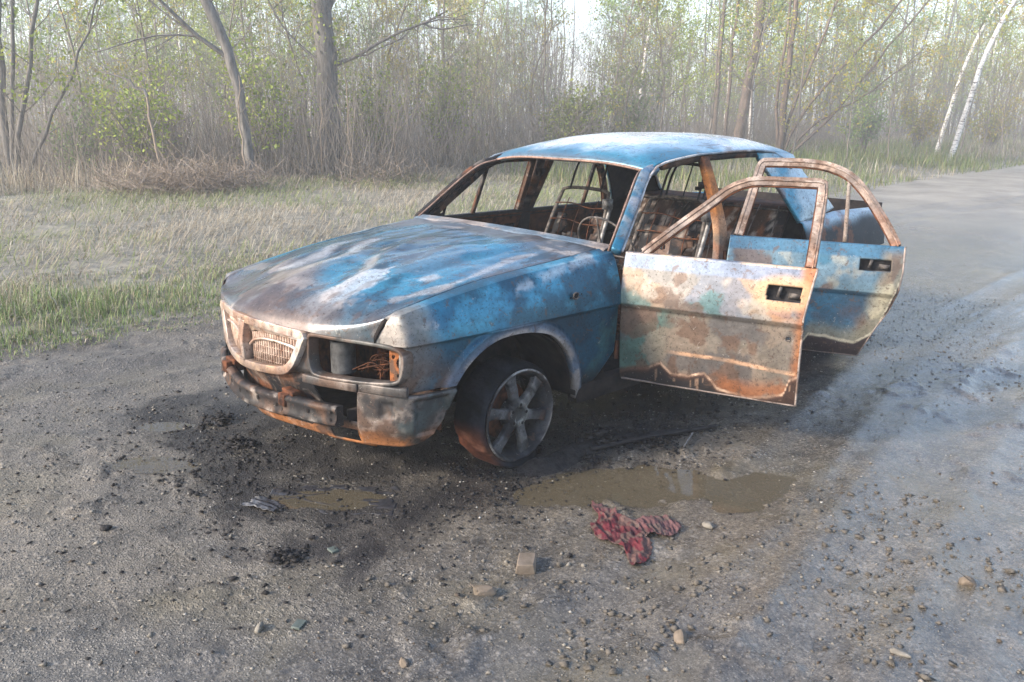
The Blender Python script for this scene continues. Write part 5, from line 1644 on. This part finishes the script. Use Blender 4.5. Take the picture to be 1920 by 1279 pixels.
# standing dead sapling with a broken slanting top
w = Wood(60)
w.stem([P_(.12, 0), P_(.02, .8), P_(-.05, 1.55)], .024, .018, 10, 6)
w.stem([P_(-.04, 1.52), P_(-.3, 1.75), P_(-.75, 1.98)], .03, .012, 8, 6, w.limb)
w.branch(P_(0, 1.0), P_(.5, .6), .6, .01, 1)
w.build('dead_sapling', at(275, 14.2), 'twig_dry', 'bark_grey', 'pale dead sapling with a broken slanting top', cat='tree')
for k, (u, d, hh) in enumerate(((648, 15.5, 2.0), (592, 15.8, 1.6), (445, 14.3, 1.9), (735, 16.2, 1.3))):
    w = Wood(70 + k)
    p = w.stem([P_(0, 0), P_(w.r.normal(0, .04), hh * .5), P_(w.r.normal(0, .08), hh)], .022, .008, 10, 5)
    for q in range(7): w.branch(p[int(w.r.uniform(4, 9))], (w.r.normal(), w.r.normal(), 1.2), w.r.uniform(.3, .7), .006, 1, .2, .5, 3)
    w.build('bare_sapling', at(u, d), 'twig_dry', 'twig', ['tallest bare pale sapling right of the thick grey trunk', 'bare sapling at the foot of the thick grey trunk', 'bare pale sapling under the bent trunk', 'short bare sapling by the straw tussock'][k], 'bare saplings at the forest edge', cat='sapling')

# ---- brush, thicket and the far wood: masses nobody could count
def wands(name, n, fn, mat, seed):
    r = np.random.default_rng(seed)
    base, tip, rad = fn(r, n)
    bend = (base + tip) / 2 + r.normal(0, .06, (n, 3)) * np.linalg.norm(tip - base, axis=1, keepdims=True)
    an = np.arange(3) / 3 * 2 * math.pi
    ring = np.stack([np.cos(an), np.sin(an), 0 * an], -1)
    VV = np.concatenate([base[:, None] + rad[:, None, None] * ring, bend[:, None] + rad[:, None, None] * .7 * ring, tip[:, None]], 1).reshape(-1, 3)
    o = (np.arange(n) * 7)[:, None]
    t = []
    for q in range(3):
        a, b2 = q, (q + 1) % 3
        t += [[a, b2, 3 + b2], [a, 3 + b2, 3 + a], [3 + a, 3 + b2, 6]]
    FF = (o[:, None] + np.array(t)[None]).reshape(-1, 3)
    return tag(link(name, new_mesh(name, VV, FF), mat), kind='stuff')
def thicket(r, n):
    u = r.uniform(-120, 2050, n); d = np.where(u < 1250, 15.2 + 11 * r.uniform(0, 1, n) ** 1.3, r.uniform(23, 44, n))
    q = np.array(CAM[:2]) + d[:, None] * (FH + np.array([FH[1], -FH[0]]) * ((u - 960) / (FPX * 1.04))[:, None])
    keepm = (road_edge(q[:, 0]) - q[:, 1]) > 6.5
    q[~keepm, 1] -= 9
    hgt = r.uniform(.5, 2.6, n) * (.25 + 1.3 * fbm2(q[:, 0], q[:, 1], .35, 3, 651))
    z = height(q[:, 0], q[:, 1])
    base = np.c_[q, z]; tip = base + np.c_[r.normal(0, .34, (n, 2)) * hgt[:, None], hgt]
    return base, tip, r.uniform(.004, .010, n)
wands('thicket_twigs', 12000, thicket, M['twig'], 71)
def side_twigs(r, n):
    u = r.uniform(-120, 2050, n); d = np.where(u < 1250, r.uniform(16, 27, n), r.uniform(23, 46, n))
    q = np.array(CAM[:2]) + d[:, None] * (FH + np.array([FH[1], -FH[0]]) * ((u - 960) / (FPX * 1.04))[:, None])
    base = np.c_[q, height(q[:, 0], q[:, 1]) + r.uniform(.3, 3.2, n) ** 1.0]
    L = r.uniform(.2, .8, n)[:, None]
    d3 = r.normal(0, 1, (n, 3)); d3[:, 2] = np.abs(d3[:, 2]) * .9 + .2; d3 /= np.linalg.norm(d3, axis=1, keepdims=True)
    return base, base + d3 * L, r.uniform(.002, .005, n)
wands('thicket_sprays', 60000, side_twigs, M['twig'], 72)
def heap(r, n):
    c = np.array([at(330, 13.6), at(395, 13.8), at(300, 13.4), at(720, 15.2)])[r.choice(4, n, p=[.35, .25, .25, .15])]
    q = c + r.normal(0, .55, (n, 2))
    base = np.c_[q, height(q[:, 0], q[:, 1]) + np.abs(r.normal(0, .18, n))]
    d3 = r.normal(0, 1, (n, 3)); d3[:, 2] = np.abs(d3[:, 2]) * .35
    return base, base + d3 * .45, r.uniform(.004, .010, n)
wands('brushwood', 2600, heap, M['twig_dry'], 73)
def far_stems(r, n):
    u = r.uniform(-200, 2120, n); d = r.uniform(48, 115, n)
    q = np.array(CAM[:2]) + d[:, None] * (FH + np.array([FH[1], -FH[0]]) * ((u - 960) / (FPX * 1.04))[:, None])
    hgt = np.where(np.abs(u - 1082) < 26, r.uniform(2, 4, n), r.uniform(4, 15, n))
    base = np.c_[q, height(q[:, 0], q[:, 1]) - .2]
    return base, base + np.c_[r.normal(0, .05, (n, 2)) * hgt[:, None], hgt], r.uniform(.02, .08, n)
wands('far_stems', 2600, far_stems, M['bark_grey'], 74)
def far_leaves(n, seed):
    r = np.random.default_rng(seed)
    per = 9
    u = np.repeat(r.uniform(-200, 2120, n // per), per); d = np.repeat(r.uniform(42, 120, n // per), per); n = len(u)
    q = np.array(CAM[:2]) + d[:, None] * (FH + np.array([FH[1], -FH[0]]) * ((u - 960) / (FPX * 1.04))[:, None])
    z = np.repeat(r.uniform(0, 1, n // per) ** .9, per) * (2.5 + d * .15)
    sc_ = d * .0042
    q = q + r.normal(0, 1, (n, 2)) * sc_[:, None]; z = np.maximum(z + r.normal(0, 1, n) * sc_ * .8, .05)
    # clumps and gaps
    k = fbm(np.c_[q * .22, z * .25], 1.0, 3, 661) > r.uniform(.36, .60, n) - .08 * ss(1100, 1500, u)
    gap = (np.abs(u - 1082) < 30 + 8 * np.sin(z)) & (z > .052 * d)
    gap |= (z > .07 * d) & (fbm(np.c_[q * .5, z * .5], 1.0, 3, 662) > .58) & (u < 1150)
    k &= ~gap
    q, z, d, u = q[k], z[k], d[k], u[k]
    m_ = len(z)
    c = np.c_[q, z]
    a = r.normal(0, 1, (m_, 3)); a /= np.linalg.norm(a, axis=1, keepdims=True)
    b2 = np.cross(a, r.normal(0, 1, (m_, 3))); b2 /= np.linalg.norm(b2, axis=1, keepdims=True)
    s = (d * .00115 * r.uniform(.6, 1.5, m_))[:, None]
    Q = np.stack([c - a * s, c + b2 * s * .6, c + a * s, c - b2 * s * .6], 1).reshape(-1, 3)
    warm = ss(1150, 1750, u)[:, None]
    col = pal(m_, YG + GG) * (1 - warm) + pal(m_, OG + YG) * warm
    low = ss(.05, .0, z / d)[:, None] * .8
    col = col * (1 - low) + pal(m_, [(.16, .14, .11), (.20, .17, .13)]) * low
    me = new_mesh('far_foliage', Q, np.arange(len(Q)).reshape(-1, 4))
    set_tint(me, np.repeat(col, 4, 0))
    tag(link('far_foliage', me, M['leaf'], smooth=False), kind='stuff')
far_leaves(210000, 81)
# ================================================================== things lying on the road
import bmesh
def rock_mesh(seed, size, flat=.8, blocky=0.0):
    """broken stone: convex hull of jittered points, slightly worn edges"""
    r = np.random.default_rng(seed)
    q = r.normal(0, 1, (22, 3)); q /= np.linalg.norm(q, axis=1, keepdims=True)
    q *= r.uniform(.75, 1.0, (22, 1))
    if blocky:
        c = np.array([(x, y, z) for x in (-1, 1) for y in (-1, 1) for z in (-1, 1)], float) * r.uniform(.62, .86, (8, 3))
        q = np.vstack([c, q[:5] * .9])
    q = q * np.array(size) * .5
    q[:, 2] = np.maximum(q[:, 2], -size[2] * .4)
    bm = bmesh.new()
    vs_ = [bm.verts.new(v) for v in q]
    res = bmesh.ops.convex_hull(bm, input=vs_)
    bmesh.ops.delete(bm, geom=[v for v in bm.verts if not v.link_faces], context='VERTS')
    bmesh.ops.bevel(bm, geom=list(bm.edges), offset=min(size) * .06, segments=1, affect='EDGES')
    me = bpy.data.meshes.new('stone')
    bm.to_mesh(me); bm.free()
    return me
def crumb_mesh(seed, size, n=70):
    """heap of charred flakes"""
    r = np.random.default_rng(seed)
    oc = np.array([(1, 0, 0), (0, 1, 0), (-1, 0, 0), (0, -1, 0), (0, 0, .7), (0, 0, -.5)], float)
    f8 = np.array([(0, 1, 4), (1, 2, 4), (2, 3, 4), (3, 0, 4), (1, 0, 5), (2, 1, 5), (3, 2, 5), (0, 3, 5)])
    c = r.normal(0, .33, (n, 2)) * np.array(size[:2])
    rr = np.hypot(c[:, 0] / size[0], c[:, 1] / size[1])
    z = size[2] * np.clip(1 - rr * 1.6, 0, 1) * r.uniform(.2, 1, n) - .004
    s = (max(size) * r.uniform(.05, .22, n))[:, None, None]
    Q = oc[None] * (1 + r.normal(0, .35, (n, 6, 3))) + r.normal(0, .2, (n, 6, 3))
    Q[..., 2] *= r.uniform(.25, .9, (n, 1))
    Q = Q * s * .5 + np.c_[c, z][:, None]
    return new_mesh('char', Q.reshape(-1, 3), ((np.arange(n) * 6)[:, None, None] + f8[None]).reshape(-1, 3))
plain('stone_grey', (.10, .09, .075), (.21, .19, .16), 25, .85)
plain('stone_brown', (.085, .068, .05), (.17, .135, .105), 25, .9)
plain('stone_pale', (.18, .17, .15), (.36, .34, .31), 25, .85)
plain('stone_green', (.05, .064, .056), (.085, .10, .09), 25, .6)
plain('clod', (.035, .026, .020), (.10, .075, .055), 40, .95, bump_s=.7)
plain('charlump', (.006, .006, .007), (.04, .037, .037), 50, .75, bump_s=.8, bump_d=.01)
def place(name, seed, x, y, size, mat, label, cat, rz=0.0, blocky=0.0, sink=.3, flat=.8):
    me = crumb_mesh(seed, size) if name == 'char_lump' else rock_mesh(seed, size, flat, blocky=blocky)
    o = link(name, me, M[mat], smooth=False)
    o.location = (x, y, gz0(x, y) + (0 if name == 'char_lump' else size[2] * (.4 - sink))); o.rotation_euler = (0, 0, rz)
    tag(o, label, cat, kind='stuff' if name == 'char_lump' else None)
    return o
place('stone', 1, .580, 1.425, (.115, .085, .055), 'stone_brown', 'squarish brown-grey stone block lying in front of the red rag', 'stone', .75, .75, .12)
place('stone', 2, .800, 1.458, (.10, .055, .05), 'stone_brown', 'flat reddish-brown stone nearer the camera than the squarish block', 'stone', 2.4)
place('stone', 23, .513, 2.010, (.080, .055, .050), 'stone_brown', 'brown stone in the mud at the bottom, right of centre', 'stone', .6)
place('stone', 4, 1.405, 1.145, (.060, .045, .045), 'stone_grey', 'lone dark grey stone in the lower left foreground', 'stone', 1.1)
place('stone', 5, 1.185, 1.560, (.045, .04, .04), 'stone_brown', 'small tan stone at the bottom edge, left of centre', 'stone', .3)
place('stone', 6, -.42, 2.475, (.065, .05, .055), 'stone_brown', 'orange-brown stone near the right edge of the muddy road', 'stone', 1.9)
place('stone', 7, .12, 2.49, (.085, .045, .03), 'stone_grey', 'flat grey stone in the bottom right corner', 'stone', 2.2)
place('stone', 8, -.13, 1.67, (.06, .05, .04), 'stone_grey', 'small grey stone right of the red rag', 'stone', 1.2)
place('glass_shard', 9, 1.310, 1.205, (.055, .04, .010), 'stone_green', 'flat pale green shard beside the dark grey stone', 'shard', .5, .8, .05)
place('glass_shard', 10, 1.01, .90, (.05, .035, .010), 'stone_green', 'flat green shard left of the puddle edge', 'shard', 1.5, .8, .05)
place('mud_clod', 11, 1.55, .24, (.055, .045, .04), 'charlump', 'small black clod alone on the left part of the road', 'clod', .5)
place('char_lump', 12, 1.16, .83, (.16, .09, .035), 'charlump', 'flat lump of black char lying left of centre in the foreground', 'debris', 2.2)
place('char_lump', 13, -.24, .945, (.17, .06, .03), 'charlump', 'flat black char patch right of the front wheel', 'debris', 2.5)
place('char_lump', 14, .80, -.52, (.20, .12, .07), 'charlump', 'crumbled black heap under the left end of the bumper beam', 'debris', .3)
place('char_lump', 15, .85, -.20, (.22, .10, .05), 'charlump', 'black crumbled debris in front of the grille', 'debris', 2.0)
place('char_lump', 16, -.62, .95, (.20, .12, .06), 'charlump', 'charred clump under the hinge side of the open front door', 'debris', .4)
place('char_lump', 17, -.62, 1.10, (.16, .09, .04), 'charlump', 'charred flakes next to the thin black rod', 'debris', 1.4)
# melted plastic sheet
def sheet(name, x, y, a, b_, mat, label, cat, seed, rz, amp=.02, thick=.003, lift=.012, col=None, wrinkle=9.0, edge=.3):
    n = 90
    u = np.linspace(-1, 1, n)
    U, W = np.meshgrid(u, u)
    P = np.stack([U * a, W * b_, 0 * U], -1).reshape(-1, 3)
    nz = fbm(P * (1, 2.2, 1), wrinkle, 4, seed) - .5
    rdg = 1 - np.abs(fbm(P * (1, 2.6, 1), wrinkle * .7, 3, seed + 5) - .5) * 5
    P[:, 2] = lift + amp * nz + amp * .7 * np.clip(rdg, 0, 1)
    ang = np.arctan2(W, U).ravel(); rr = np.maximum(np.abs(U), np.abs(W)).ravel()
    lim = .72 + edge * (fbm(np.stack([np.cos(ang) * 1.6, np.sin(ang) * 1.6, 0 * ang], -1), 1.0, 4, seed + 9) - .35)
    c, s = math.cos(rz), math.sin(rz)
    W3 = np.stack([x + c * P[:, 0] - s * P[:, 1], y + s * P[:, 0] + c * P[:, 1], P[:, 2]], -1)
    W3[:, 2] += height(W3[:, 0], W3[:, 1])
    k = n
    i = np.arange(n - 1)[:, None]; j = np.arange(n - 1)[None]
    FF = np.stack([i * k + j, i * k + j + 1, (i + 1) * k + j + 1, (i + 1) * k + j], -1).reshape(-1, 4)
    FF = FF[(rr - lim)[FF].mean(1) < 0]
    W3 -= np.array([x, y, 0])
    me = new_mesh(name, W3, FF)
    if col is not None: set_tint(me, col(P))
    o = link(name, me, M[mat]); o.location = (x, y, 0)
    sm = o.modifiers.new('thickness', 'SOLIDIFY'); sm.thickness = thick
    return tag(o, label, cat)
tinted('cloth', metallic=0, fine=160, lo=.6, hi=1.35, bump_s=.5, bump_d=.003, spec=.25)
RAG = np.array([(0.062, 1.256), (0.044, 1.314), (0.075, 1.421), (0.035, 1.478), (-0.055, 1.535), (-0.039, 1.615), (0.044, 1.637), (0.128, 1.589), (0.18, 1.653), (0.278, 1.683), (0.299, 1.642), (0.243, 1.548), (0.257, 1.46), (0.215, 1.392), (0.147, 1.369)])
def make_rag():
    n = 130
    X_, Y_ = np.meshgrid(np.linspace(-.09, .33, n), np.linspace(1.22, 1.72, n))
    P = np.stack([X_, Y_, 0 * X_], -1).reshape(-1, 3)
    j = .03 * (fbm(P, 22, 4, 801) - .5), .03 * (fbm(P, 22, 4, 802) - .5)
    qx, qy = P[:, 0] + j[0], P[:, 1] + j[1]
    poly = cr(RAG, 90, closed=True)
    inside = np.zeros(len(P), bool)
    for (x0, y0), (x1, y1) in zip(poly, np.roll(poly, -1, 0)):
        c = ((y0 > qy) != (y1 > qy)) & (qx < (x1 - x0) * (qy - y0) / (y1 - y0 + 1e-12) + x0)
        inside ^= c
    # folds run along the cloth
    a_, b_ = P[:, 0] * .55 + P[:, 1] * .83, -P[:, 0] * .83 + P[:, 1] * .55
    Q = np.stack([a_ * .35, b_, 0 * a_], -1)
    f1 = 1 - np.abs(fbm(Q, 26, 3, 811) - .5) * 5
    f2 = 1 - np.abs(fbm(Q, 60, 3, 812) - .5) * 6
    Z_ = .004 + .012 * np.clip(f1, 0, 1) ** 1.5 + .005 * np.clip(f2, 0, 1) + .012 * (fbm(P, 9, 3, 813) - .4)
    W3 = np.stack([P[:, 0], P[:, 1], height(P[:, 0], P[:, 1]) + np.maximum(Z_, .002)], -1)
    o0 = np.array([.11, 1.47, 0])
    i = np.arange(n - 1)[:, None]; k = np.arange(n - 1)[None]
    FF = np.stack([i * n + k, i * n + k + 1, (i + 1) * n + k + 1, (i + 1) * n + k], -1).reshape(-1, 4)
    FF = FF[inside[FF].all(1)]
    me = new_mesh('red_rag', W3 - o0, FF)
    p = Paint(P, (.085, .013, .018), .65)
    p.lay((.13, .026, .033), np.clip(f1, 0, 1) * .2)
    p.lay((.04, .010, .014), ss(.5, .60, fbm(P, 24, 4, 814)) * .7)
    p.lay((.095, .055, .055), ss(-.01, -.12, P[:, 0] - .16 + .1 * (fbm(P, 18, 3, 815) - .5)) * .8, .75)
    p.lay((.085, .068, .055), ss(.53, .6, fbm(P, 30, 4, 816)) * .6, .8)
    set_tint(me, p.c)
    o = link('red_rag', me, M['cloth']); o.location = o0
    sm = o.modifiers.new('thickness', 'SOLIDIFY'); sm.thickness = .003
    return tag(o, 'crumpled wet dark red rag lying in the mud in front of the open doors', 'rag')
make_rag()
m, nt, b = nodes_of('melted'); co = objco(nt)
nt.links.new(ramp(nt, noise(nt, 22, 5, .7, co), [(.35, (.008, .008, .010)), (.7, (.05, .05, .056))]), b.inputs['Base Color'])
b.inputs['Roughness'].default_value = .38
bump(nt, b, noise(nt, 60, 5, .7, co), .4, .004); M['melted'] = m
sheet('melted_sheet', .80, .55, .26, .13, 'melted', 'melted grey-black plastic film flat on the road left of the wheel', 'debris', 41, 2.35, amp=.014, lift=-.007, wrinkle=9, edge=.8)
sheet('melted_sheet', 1.03, .43, .09, .05, 'melted', 'small strip of melted plastic with a dark curl, left of the larger film', 'debris', 43, 2.0, amp=.022, lift=.002, wrinkle=12, edge=.5)
# rods
def rod(name, pts, r, mat, label):
    p = np.array([(x, y, gz0(x, y) + z) for x, y, z in pts])
    o0 = p.mean(0) * np.array([1, 1, 0])
    mb = MB(); mb.tube(cr(p - o0, 16), r, 6)
    o = mb.build(name, M[mat], smooth=True); o.location = o0
    return tag(o, label, 'rod')
rod('metal_rod', [(-.30, .93, .02), (-.62, 1.02, .025), (-.98, 1.14, .02)], .011, 'char', 'long thin black rod on the ground below the open front door')
place('char_lump', 18, -.42, .90, (.30, .10, .07), 'charlump', 'long black heap of burnt rubber between the wheel and the rod', 'debris', 2.75)
rod('metal_rod', [(-.66, 1.18, .008), (-.80, 1.13, .03)], .004, 'greymetal', 'short bright wire sticking out beside the long black rod')
# collapsed tyre ash beside the front wheel
def ash_ridge():
    n = 60
    s = np.linspace(0, 1, n)
    px = .10 - 1.0 * s; py = .86 + .03 * np.sin(s * 9) + .16 * s * s
    w_ = np.linspace(-1, 1, 14)
    X_ = px[:, None] + 0 * w_; Y_ = py[:, None] + w_ * (.085 - .03 * s)[:, None]
    bumpy = fbm(np.stack([X_, Y_, 0 * X_], -1).reshape(-1, 3), 26, 4, 77).reshape(X_.shape)
    Z_ = height(X_, Y_) - .008 + (1 - w_ ** 2) * (.055 - .035 * s)[:, None] * (.4 + 1.2 * bumpy) * np.minimum(1, np.minimum(s, 1 - s) * 9)[:, None]
    mb = MB(); mb.grid(np.stack([X_, Y_, Z_], -1)[:, ::-1])
    return tag(mb.build('tyre_ash', M['charlump'], smooth=True), 'low black ridge of burnt tyre residue trailing from the front wheel', 'debris')
ash_ridge()
# gravel, clods, cinders: masses
def chips(name, n, fn, mat, seed, s0, s1):
    r = np.random.default_rng(seed)
    x, y = fn(r, n); n = len(x)
    oc = np.array([(1, 0, 0), (0, 1, 0), (-1, 0, 0), (0, -1, 0), (0, 0, .8), (0, 0, -.6)], float)
    f8 = np.array([(0, 1, 4), (1, 2, 4), (2, 3, 4), (3, 0, 4), (1, 0, 5), (2, 1, 5), (3, 2, 5), (0, 3, 5)])
    s = (s0 * (s1 / s0) ** (r.uniform(0, 1, n) ** 2.2))[:, None, None]
    Q = oc[None] * (1 + r.normal(0, .28, (n, 6, 3))) + r.normal(0, .18, (n, 6, 3))
    a = r.uniform(0, 6.28, n); c_, s_ = np.cos(a)[:, None], np.sin(a)[:, None]
    Q = np.stack([c_ * Q[..., 0] - s_ * Q[..., 1], s_ * Q[..., 0] + c_ * Q[..., 1], Q[..., 2] * .7], -1) * s * .5
    Q += np.stack([x, y, height(x, y) + s[:, 0, 0] * .10], -1)[:, None]
    FF = ((np.arange(n) * 6)[:, None, None] + f8[None]).reshape(-1, 3)
    return tag(link(name, new_mesh(name, Q.reshape(-1, 3), FF), mat, smooth=False), kind='stuff')
def on_road(r, n):
    x = r.uniform(-6, 2.3, n); y = r.uniform(-2.7, 3.0, n)
    k = r.uniform(0, 1, n) < .25 + .9 * ss(.42, .62, fbm2(x, y, 1.1, 3, 701))
    return x[k], y[k]
def clod_rows(r, n):
    c = np.array([(.15, 2.0), (-.35, 1.75), (-.25, 2.25), (.55, 1.72), (1.0, 1.40), (.75, 1.95), (-.75, 2.05), (.05, 2.4), (-.6, 2.5), (.35, 1.75)])[r.integers(0, 10, n)]
    x = c[:, 0] + r.normal(0, .17, n); y = c[:, 1] + r.normal(0, .12, n)
    return x, y
def cinders(r, n):
    x = np.r_[r.normal(.92, .24, n // 3), r.normal(.2, .6, n // 3), r.normal(-.5, .5, n // 3)]
    y = np.r_[r.normal(-.05, .40, n // 3), r.normal(.85, .22, n // 3), r.normal(1.0, .18, n // 3)]
    return x, y
chips('gravel', 20000, on_road, M['stone_grey'], 91, .004, .022)
chips('dark_gravel', 6000, on_road, M['clod'], 96, .004, .018)
chips('coal_gravel', 2600, lambda r, n: (r.normal(1.3, .75, n), r.normal(-.6, .95, n)), M['charlump'], 97, .004, .020)
chips('pale_gravel', 1500, on_road, M['stone_pale'], 92, .004, .014)
plain('crumb', (.045, .040, .034), (.115, .10, .083), 60, .95)
chips('mud_crumbs', 1500, clod_rows, M['crumb'], 93, .004, .034)
chips('cinders', 5200, cinders, M['charlump'], 94, .004, .030)
chips('ash_flakes', 500, cinders, M['stone_pale'], 95, .004, .012)

# ================================================================== smoky air
mb = MB(); mb.box((-305, -305, -4.0), (125, 125, 26.0))
hz = mb.build('haze', None)
m = bpy.data.materials.new('haze'); m.use_nodes = True
nt = m.node_tree; nt.nodes.clear()
out = nt.nodes.new('ShaderNodeOutputMaterial'); pv = nt.nodes.new('ShaderNodeVolumePrincipled')
pv.inputs['Color'].default_value = (.90, .92, .94, 1); pv.inputs['Density'].default_value = .0045; pv.inputs['Anisotropy'].default_value = .1
nt.links.new(pv.outputs[0], out.inputs['Volume'])
hz.data.materials.append(m)
tag(hz, kind='stuff')
